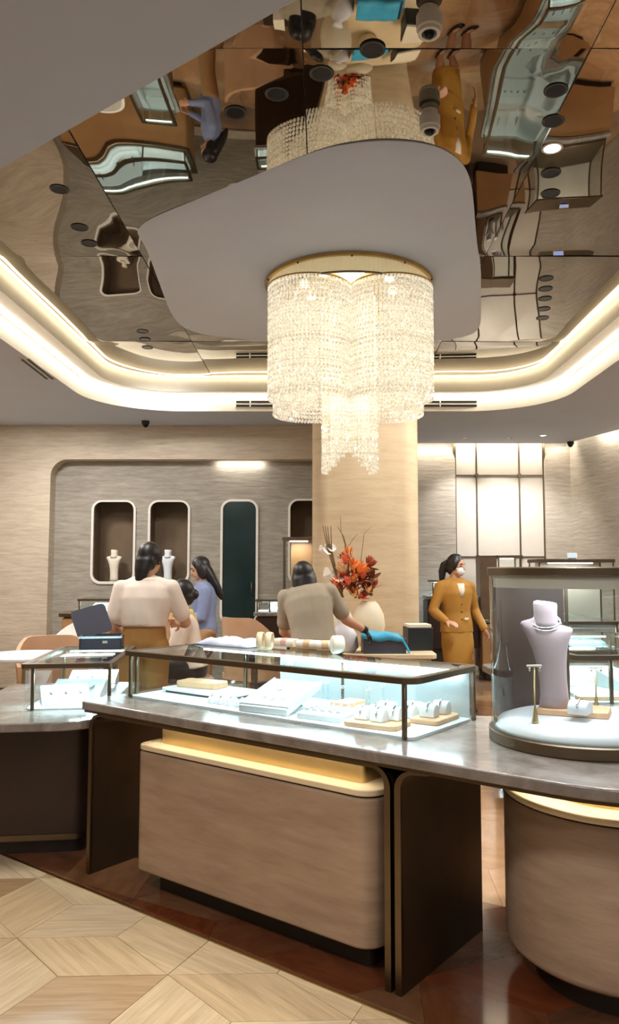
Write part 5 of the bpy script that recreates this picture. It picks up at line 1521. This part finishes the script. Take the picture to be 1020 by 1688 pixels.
def person(loc, rz, label, J, H, top, bottom, hair_fn, sleeve='short', skirt=None, head=(0, 0, 0), extras=None, glove=None, curl=0.6, jacket=False):
    """J: joints; H: head centre, faces +Y turned by head=(pitch, roll, yaw)"""
    p = thing('person', loc, rz, label=label, cat='person')
    b = MB()
    X, Y = V3((1, 0, 0)), V3((0, 1, 0))
    tors = J['torso']                                # (centre, rx, ry)
    axis = V3(J.get('side', (1, 0, 0))).normalized()
    def secs(grow):
        out_ = []
        for i, (c, rx, ry) in enumerate(tors):
            d = (V3(tors[min(i + 1, len(tors) - 1)][0]) - V3(tors[max(i - 1, 0)][0])).normalized()
            a = (axis - d * axis.dot(d)).normalized()
            out_.append((V3(c), a * (rx + grow), d.cross(a) * (ry + grow)))
        return out_
    b.loft(secs(0.0), 22)
    nb, hc = V3(tors[-1][0]), V3(H)
    Rh = Matrix.Translation(hc) @ Matrix.Rotation(head[2], 4, 'Z') @ Matrix.Rotation(head[0], 4, 'X') @ Matrix.Rotation(head[1], 4, 'Y')
    limb(b, [nb - (hc - nb) * 0.25, Rh @ V3((0, -0.015, -0.06))], [0.058, 0.050])
    b.ellipsoid((0, -0.010, 0.020), (0.074, 0.092, 0.092), 22, 14, Rh)          # skull
    b.ellipsoid((0, 0.022, -0.040), (0.058, 0.062, 0.074), 20, 12, Rh)          # face and jaw
    b.ellipsoid((0, 0.060, -0.085), (0.026, 0.022, 0.022), 12, 8, Rh)           # chin
    b.loft([(V3((0, 0.080, 0.018)), X * 0.008, Y * 0.010), (V3((0, 0.092, -0.010)), X * 0.011, Y * 0.014), (V3((0, 0.098, -0.028)), X * 0.016, Y * 0.014), (V3((0, 0.085, -0.036)), X * 0.012, Y * 0.010)], 10, Rh)
    for s in (-1, 1):
        b.ellipsoid((s * 0.074, -0.008, -0.012), (0.010, 0.020, 0.030), 10, 8, Rh)
    for s, k in ((-1, 'L'), (1, 'R')):
        sh, el, wr_ = J['arm' + k]
        limb(b, [sh, lerp(sh, el, 0.5), el, lerp(el, wr_, 0.35), wr_], [0.056, 0.047, 0.040, 0.040, 0.026])
        hd = (V3(wr_) - V3(el)).normalized()
        pn = J.get('palm' + k, (-s, 0, -0.2))
        hdir = J.get('hand' + k, hd)
        if glove != k: hand(b, wr_, hdir, pn, -s, curl)
        hip, kn, an = J['leg' + k]
        limb(b, [hip, lerp(hip, kn, 0.5), kn, lerp(kn, an, 0.3), an], [0.088, 0.076, 0.056, 0.055, 0.036])
        ft = V3(J.get('foot' + k, (0, 1, 0)))
        b.loft([(V3(an) + ft * -0.05 + V3((0, 0, -0.035)), ft.cross(V3((0, 0, 1))) * 0.028, V3((0, 0, 0.03))), (V3(an) + ft * 0.05 + V3((0, 0, -0.035)), ft.cross(V3((0, 0, 1))) * 0.038, V3((0, 0, 0.034))), (V3(an) + ft * 0.15 + V3((0, 0, -0.05)), ft.cross(V3((0, 0, 1))) * 0.040, V3((0, 0, 0.02))), (V3(an) + ft * 0.18 + V3((0, 0, -0.055)), ft.cross(V3((0, 0, 1))) * 0.024, V3((0, 0, 0.012)))], 12)
    remeshed(b, 'body', M['skin'], p, 0.0068, 3)
    # face
    for s in (-1, 1):
        MB().ellipsoid((s * 0.030, 0.071, 0.004), (0.013, 0.008, 0.006), 10, 6, Rh).build('eye', M['eye'], p, smooth=True)
        MB().tube([Rh @ V3((s * 0.014, 0.083, 0.026)), Rh @ V3((s * 0.032, 0.079, 0.031)), Rh @ V3((s * 0.048, 0.066, 0.025))], [0.003, 0.004, 0.002], 6).build('eyebrow', M['hair'], p, smooth=True)
    MB().ellipsoid((0, 0.080, -0.060), (0.022, 0.010, 0.008), 12, 6, Rh).build('mouth', M['lip'], p, smooth=True)
    # clothes
    c = MB()
    sc_ = secs(0.022)
    cut = J.get('hem', 0)
    if sc_[cut:]: c.loft(sc_[cut:-1] + [(sc_[-1][0] - (sc_[-1][0] - sc_[-2][0]) * 0.25, sc_[-1][1] * 1.15, sc_[-1][2] * 1.15)], 24)
    for k in 'LR':
        sh, el, wr_ = J['arm' + k]
        if sleeve == 'short':
            limb(c, [lerp(sh, el, -0.05), lerp(sh, el, 0.45), lerp(sh, el, 0.72)], [0.064, 0.064, 0.064])
            limb(c, [sc_[-2][0], lerp(sc_[-2][0], sh, 0.6), sh], [0.058, 0.062, 0.060])
        else:
            limb(c, [sh, lerp(sh, el, 0.5), el, lerp(el, wr_, 0.4), lerp(el, wr_, 0.92)], [0.064, 0.059, 0.055, 0.051, 0.043])
            limb(c, [sc_[-2][0], lerp(sc_[-2][0], sh, 0.6), sh], [0.056, 0.060, 0.060])
    for extra in (J.get('flare') or []):
        c.loft([(V3(q), X * a, Y * d_) for q, a, d_ in extra], 24)
    # soft folds
    t_ = remeshed(c, 'jacket' if jacket else 'shirt', top, p, 0.010, 5)
    me = t_.data
    cos_ = [v.co.copy() for v in me.vertices]; nos_ = [v.normal.copy() for v in me.vertices]; flat_ = []
    for q, n_ in zip(cos_, nos_):
        f = noise.noise(V3((q.x * 7, q.y * 7, q.z * 3.2))) * 0.008 + noise.noise(V3((q.x * 16 + q.z * 5, q.y * 16, q.z * 7))) * 0.004
        flat_ += list(q + n_ * f)
    me.vertices.foreach_set('co', flat_); me.update()
    if skirt:
        MBs = MB().loft([(V3(q), X * a, Y * d_) for q, a, d_ in skirt], 28)
        remeshed(MBs, 'skirt', bottom, p, 0.011, 3)
    else:
        t2 = MB()
        t2.loft([(s_[0], s_[1], s_[2]) for s_ in secs(0.010)[:max(2, J.get('waist', 2))]], 22)
        for k in 'LR':
            hip, kn, an = J['leg' + k]
            limb(t2, [hip, lerp(hip, kn, 0.5), kn, lerp(kn, an, 0.5), lerp(kn, an, 0.93)], [0.108, 0.096, 0.078, 0.072, 0.062])
        remeshed(t2, 'trousers', bottom, p, 0.012, 4)
    for k in 'LR':
        an = J['leg' + k][2]; ft = V3(J.get('foot' + k, (0, 1, 0))); sd = ft.cross(V3((0, 0, 1)))
        MB().loft([(V3(an) + ft * -0.065 + V3((0, 0, -0.042)), sd * 0.034, V3((0, 0, 0.034))), (V3(an) + ft * 0.0 + V3((0, 0, -0.038)), sd * 0.044, V3((0, 0, 0.040))), (V3(an) + ft * 0.10 + V3((0, 0, -0.048)), sd * 0.048, V3((0, 0, 0.030))), (V3(an) + ft * 0.17 + V3((0, 0, -0.055)), sd * 0.044, V3((0, 0, 0.023))), (V3(an) + ft * 0.20 + V3((0, 0, -0.060)), sd * 0.026, V3((0, 0, 0.016)))], 16).build('shoe', M['shoe'], p, smooth=True)
    if glove:
        g = MB(); sh, el, wr_ = J['arm' + glove]; s = -1 if glove == 'L' else 1
        hd = V3(J.get('hand' + glove, V3(wr_) - V3(el)))
        limb(g, [lerp(el, wr_, 0.9), wr_], [0.033, 0.031]); hand(g, wr_, hd, J.get('palm' + glove, (-s, 0, -0.2)), -s, curl)
        remeshed(g, 'glove', M['glove'], p, 0.006, 2)
    h = MB(); hair_fn(h, Rh, hc)
    remeshed(h, 'hair', M['hair'], p, 0.008, 3)
    if extras: extras(p, Rh)
    return p

def cap(h, Rh):
    h.ellipsoid((0, -0.024, 0.032), (0.086, 0.098, 0.096), 22, 14, Rh)
    h.ellipsoid((0, -0.055, -0.03), (0.074, 0.062, 0.075), 18, 12, Rh)
    for s in (-1, 1): h.ellipsoid((s * 0.066, -0.002, 0.012), (0.022, 0.045, 0.062), 12, 8, Rh)
def fall(h, Rh, pts):
    """hair falling: (point in head space, rx, ry)"""
    h.loft([(Rh @ V3(q), Rh.to_3x3() @ V3((rx, 0, 0)), Rh.to_3x3() @ V3((0, ry, 0))) for q, rx, ry in pts], 18)

def standing(s=1.0, lean=(0, 0), pelv=0.93, wide=1.0):
    """joint set of an upright body, pelvis at height pelv"""
    lx, ly = lean
    def q(x, y, z):
        t = max(0, z - pelv)
        return V3((x * s + lx * t, y * s + ly * t, z))
    J = {'torso': [(q(0, 0, pelv - 0.10), 0.135, 0.095), (q(0, 0, pelv), 0.160, 0.110), (q(0, 0, pelv + 0.12), 0.130 * wide, 0.095), (q(0, 0, pelv + 0.22), 0.140 * wide, 0.102), (q(0, 0, pelv + 0.33), 0.155 * wide, 0.108), (q(0, 0, pelv + 0.41), 0.150 * wide, 0.085), (q(0, 0, pelv + 0.455), 0.085, 0.062), (q(0, 0.0, pelv + 0.485), 0.055, 0.055)]}
    for k, sd in (('L', -1), ('R', 1)):
        J['leg' + k] = (q(sd * 0.085, 0, pelv - 0.04), q(sd * 0.09, 0.01, pelv * 0.53), V3((sd * 0.09, -0.02, 0.085)))
        sh = q(sd * 0.168 * wide, 0, pelv + 0.392)
        J['arm' + k] = (sh, sh + V3((sd * 0.06, -0.02, -0.28)), sh + V3((sd * 0.03, 0.10, -0.50)))
    return J

# 1 ---- person in the cream T-shirt, seen from behind
x, y = on_y(238, 1000, 5.72).x, 5.72
J = standing(1.0, (0.02, 0.05), 0.965, 1.12)
shL, shR = J['armL'][0], J['armR'][0]
J['armL'] = (shL, shL + V3((-0.055, 0.0, -0.28)), shL + V3((0.0, 0.20, -0.40)))
J['armR'] = (shR, shR + V3((0.10, 0.05, -0.25)), shR + V3((0.02, 0.26, -0.26)))
J['hem'] = 2; J['waist'] = 3
def hair1(h, Rh, hc):
    cap(h, Rh)
    fall(h, Rh, [((0, -0.05, 0.05), 0.070, 0.05), ((-0.005, -0.085, -0.02), 0.075, 0.045), ((-0.012, -0.095, -0.09), 0.062, 0.040), ((-0.018, -0.10, -0.16), 0.045, 0.028), ((-0.022, -0.105, -0.20), 0.022, 0.014)])
person((x, y, 0), 0.05, 'person in a cream T-shirt and mustard trousers seen from behind at the left', J, (0.03, 0.07, 1.585), M['shirt_cream'], M['mustard_trouser'], hair1, head=(-0.1, 0, -0.35), curl=0.9)

# 2 ---- seated customer with a yellow scarf, facing left
x, y = on_y(316, 1020, 6.5).x, 6.5
pv = 0.70
J = {'torso': [(V3((0, 0, pv - 0.08)), 0.15, 0.12), (V3((0, 0.0, pv)), 0.165, 0.13), (V3((0, 0.02, pv + 0.12)), 0.128, 0.10), (V3((0, 0.04, pv + 0.22)), 0.135, 0.10), (V3((0, 0.06, pv + 0.32)), 0.145, 0.10), (V3((0, 0.07, pv + 0.39)), 0.14, 0.08), (V3((0, 0.075, pv + 0.43)), 0.08, 0.06), (V3((0, 0.08, pv + 0.46)), 0.052, 0.052)]}
for k, sd in (('L', -1), ('R', 1)):
    J['leg' + k] = (V3((sd * 0.09, 0.04, pv - 0.02)), V3((sd * 0.10, 0.44, pv - 0.04)), V3((sd * 0.10, 0.42, 0.345)))
    sh = V3((sd * 0.165, 0.07, pv + 0.385))
    J['arm' + k] = (sh, sh + V3((sd * 0.05, 0.06, -0.26)), sh + V3((-sd * 0.02, 0.27, -0.24)))
J['hem'] = 1; J['waist'] = 3
def hair2(h, Rh, hc):
    cap(h, Rh)
    h.ellipsoid((0, -0.115, -0.02), (0.045, 0.042, 0.045), 14, 10, Rh)
def scarf(p, Rh):
    m_ = MB()
    T = Matrix.Translation((0, 0.08, pv + 0.45))
    m_.lathe([(0.062, -0.03), (0.090, -0.035), (0.098, 0.0), (0.085, 0.03), (0.064, 0.025), (0.062, -0.03)], 20, T)
    m_.loft([(V3((0.07, -0.01, pv + 0.44)), V3((0.03, 0, 0)), V3((0, 0.02, 0))), (V3((0.11, -0.04, pv + 0.34)), V3((0.03, 0.01, 0)), V3((0, 0.014, 0))), (V3((0.13, -0.06, pv + 0.20)), V3((0.032, 0.01, 0)), V3((0, 0.012, 0))), (V3((0.14, -0.07, pv + 0.08)), V3((0.036, 0.01, 0)), V3((0, 0.012, 0)))], 12)
    remeshed(m_, 'scarf', M['yellow_scarf'], p, 0.008, 2)
person((x, y, 0), PI / 2 + 0.15, 'seated person with dark bun and yellow scarf facing left', J, (0, 0.10, pv + 0.60), M['shirt_pale'], M['tights'], hair2, head=(-0.15, 0, 0), extras=scarf)
stl = thing('bar_stool', (x + 0.0, y, 0), 0, label='tan upholstered stool under the person with the yellow scarf', cat='stool')
MB().lathe([(0, 0.55), (0.17, 0.55), (0.19, 0.57), (0.19, 0.60), (0.17, 0.62), (0, 0.62)], 28).build('seat', M['chair_tan'], stl, auto=40)
MB().lathe([(0, 0), (0.2, 0), (0.2, 0.015), (0.03, 0.03), (0.025, 0.55), (0, 0.55)], 24).build('column', M['brass'], stl, auto=40)
MB().lathe([(0.17, 0.25), (0.185, 0.25), (0.185, 0.265), (0.17, 0.265), (0.17, 0.25)], 28).build('foot_ring', M['brass'], stl)

# 3 ---- person with long hair in blue, side view facing left
x, y = on_y(338, 1000, 8.0).x, 8.0
J = standing(1.0, (0, 0.04), 0.90, 1.05)
shL, shR = J['armL'][0], J['armR'][0]
J['armL'] = (shL, shL + V3((-0.03, 0.04, -0.27)), shL + V3((0.05, 0.25, -0.26)))
J['armR'] = (shR, shR + V3((0.03, 0.02, -0.27)), shR + V3((-0.05, 0.24, -0.28)))
J['hem'] = 0; J['waist'] = 3
def hair3(h, Rh, hc):
    cap(h, Rh)
    for s in (-1, 1): h.ellipsoid((s * 0.078, 0.0, -0.03), (0.018, 0.05, 0.09), 12, 8, Rh)
    fall(h, Rh, [((0, -0.03, 0.06), 0.07, 0.06), ((0, -0.06, -0.03), 0.088, 0.062), ((0, -0.075, -0.12), 0.092, 0.060), ((0, -0.095, -0.22), 0.088, 0.050), ((0, -0.11, -0.32), 0.075, 0.036), ((0, -0.115, -0.38), 0.05, 0.02)])
person((x, y, 0), PI / 2 + 0.25, 'person with very long dark hair in a blue top facing left', J, (0, 0.06, 1.515), M['shirt_blue'], M['cabinet_tan'], hair3, sleeve='long', head=(-0.35, 0, 0))

# 4 ---- person in grey T-shirt leaning to the right over the service table
x, y = on_y(515, 1050, 6.0).x, 6.02
pv = 0.93
J = {'torso': [(V3((0.02, -0.05, pv - 0.10)), 0.14, 0.10), (V3((0.02, -0.04, pv)), 0.162, 0.115), (V3((0.0, 0.0, pv + 0.11)), 0.150, 0.105), (V3((-0.02, 0.04, pv + 0.21)), 0.158, 0.108), (V3((-0.04, 0.09, pv + 0.31)), 0.172, 0.11), (V3((-0.05, 0.13, pv + 0.375)), 0.165, 0.088), (V3((-0.06, 0.16, pv + 0.42)), 0.09, 0.066), (V3((-0.065, 0.19, pv + 0.445)), 0.056, 0.056)],
     'side': (1, 0, 0.10)}
J['legL'] = (V3((-0.07, -0.04, pv - 0.05)), V3((-0.08, 0.0, 0.5)), V3((-0.09, -0.04, 0.085)))
J['legR'] = (V3((0.11, -0.04, pv - 0.05)), V3((0.12, 0.0, 0.5)), V3((0.13, -0.04, 0.085)))
shL, shR = V3((-0.225, 0.12, pv + 0.345)), V3((0.135, 0.13, pv + 0.395))
J['armL'] = (shL, shL + V3((-0.02, 0.08, -0.27)), shL + V3((0.06, 0.26, -0.34)))
J['armR'] = (shR, shR + V3((0.12, 0.05, -0.22)), shR + V3((0.27, 0.20, -0.31)))
J['handR'] = (0.5, 0.3, -0.7); J['palmR'] = (-0.6, 0, -0.5)
J['hem'] = 1; J['waist'] = 2
def hair4(h, Rh, hc):
    cap(h, Rh)
    for s in (-1, 1): h.ellipsoid((s * 0.076, -0.005, -0.05), (0.026, 0.06, 0.095), 12, 8, Rh)
    fall(h, Rh, [((0, -0.03, 0.06), 0.08, 0.06), ((0, -0.05, -0.03), 0.095, 0.065), ((0, -0.055, -0.11), 0.098, 0.060), ((0, -0.055, -0.165), 0.095, 0.045), ((0, -0.05, -0.19), 0.08, 0.03)])
person((x, y, 0), -0.05, 'person in a grey T-shirt bending over the service table, black gloves', J, (-0.085, 0.20, pv + 0.515), M['shirt_grey'], M['mustard_trouser'], hair4, head=(-0.25, -0.12, 0.1), glove='R', curl=0.8)

# 5 ---- masked woman in a mustard suit walking
x, y = on_y(752, 1000, 8.35).x, 8.35
J = standing(0.97, (0.03, 0.02), 0.93, 1.05)
shL, shR = J['armL'][0], J['armR'][0]
# she faces the visitor: local +Y points at the camera, so her left arm is on the right of the picture
J['armR'] = (shR, shR + V3((0.10, 0.0, -0.25)), shR + V3((0.02, 0.16, -0.36)))
J['handR'] = (-0.5, 0.6, -0.15); J['palmR'] = (-0.3, -0.2, -1)
J['armL'] = (shL, shL + V3((-0.08, -0.05, -0.25)), shL + V3((-0.12, 0.10, -0.46)))
J['legR'] = (V3((0.08, 0, 0.89)), V3((0.08, 0.05, 0.49)), V3((0.07, 0.03, 0.085)))
J['legL'] = (V3((-0.08, 0, 0.89)), V3((-0.10, 0.08, 0.49)), V3((-0.10, 0.00, 0.085)))
J['hem'] = 1
J['flare'] = [[(V3((0, 0, 0.84)), 0.190, 0.135), (V3((0, 0, 0.92)), 0.182, 0.130), (V3((0, 0, 1.03)), 0.152, 0.112), (V3((0, 0, 1.10)), 0.150, 0.112)]]
skirt = [(V3((0, 0, 0.98)), 0.140, 0.105), (V3((0, 0, 0.90)), 0.172, 0.122), (V3((-0.005, 0.01, 0.72)), 0.182, 0.135), (V3((-0.01, 0.02, 0.56)), 0.170, 0.135), (V3((-0.015, 0.03, 0.46)), 0.160, 0.130)]
def hair5(h, Rh, hc):
    cap(h, Rh)
    h.ellipsoid((0, -0.02, 0.08), (0.07, 0.075, 0.055), 14, 10, Rh)
    fall(h, Rh, [((0.01, -0.09, 0.06), 0.035, 0.03), ((0.03, -0.135, 0.02), 0.045, 0.04), ((0.04, -0.150, -0.07), 0.046, 0.042), ((0.045, -0.145, -0.16), 0.034, 0.030), ((0.045, -0.14, -0.22), 0.014, 0.012)])
def suit(p, Rh):
    m_ = MB()
    m_.ellipsoid((0, 0.052, -0.048), (0.056, 0.046, 0.050), 18, 12, Rh)
    m_.ellipsoid((0, 0.078, -0.040), (0.022, 0.022, 0.034), 14, 10, Rh)
    for s in (-1, 1): m_.tube([Rh @ V3((s * 0.045, 0.06, -0.035)), Rh @ V3((s * 0.072, 0.02, -0.016)), Rh @ V3((s * 0.080, -0.004, -0.006))], 0.006, 6)
    remeshed(m_, 'face_mask', M['mask'], p, 0.006, 4)
    MB().loft([(V3((0.0, 0.098, 1.36)), V3((0.045, 0, 0)), V3((0, 0.016, 0))), (V3((0, 0.118, 1.29)), V3((0.042, 0, 0)), V3((0, 0.02, 0))), (V3((0, 0.125, 1.22)), V3((0.02, 0, 0)), V3((0, 0.014, 0)))], 14).build('blouse', M['shirt_pale'], p, smooth=True)
    for z in (1.14, 1.06, 0.98):
        MB().ellipsoid((0.0, 0.128, z), (0.010, 0.006, 0.010), 10, 6).build('button', M['bronze'], p, smooth=True)
    MB().box((-0.05, 0.135, 0.985), (0.05, 0.012, 0.02)).build('belt_buckle', M['cream_pad'], p, bevel=0.003)
person((x, y, 0), PI + 0.30, 'masked woman with ponytail in a mustard jacket and skirt', J, (0.01, 0.04, 1.545), M['mustard'], M['mustard'], hair5, sleeve='long', skirt=skirt, head=(-0.10, 0, 0.55), extras=suit, jacket=True)

bpy.data.scenes.remove(TMP)
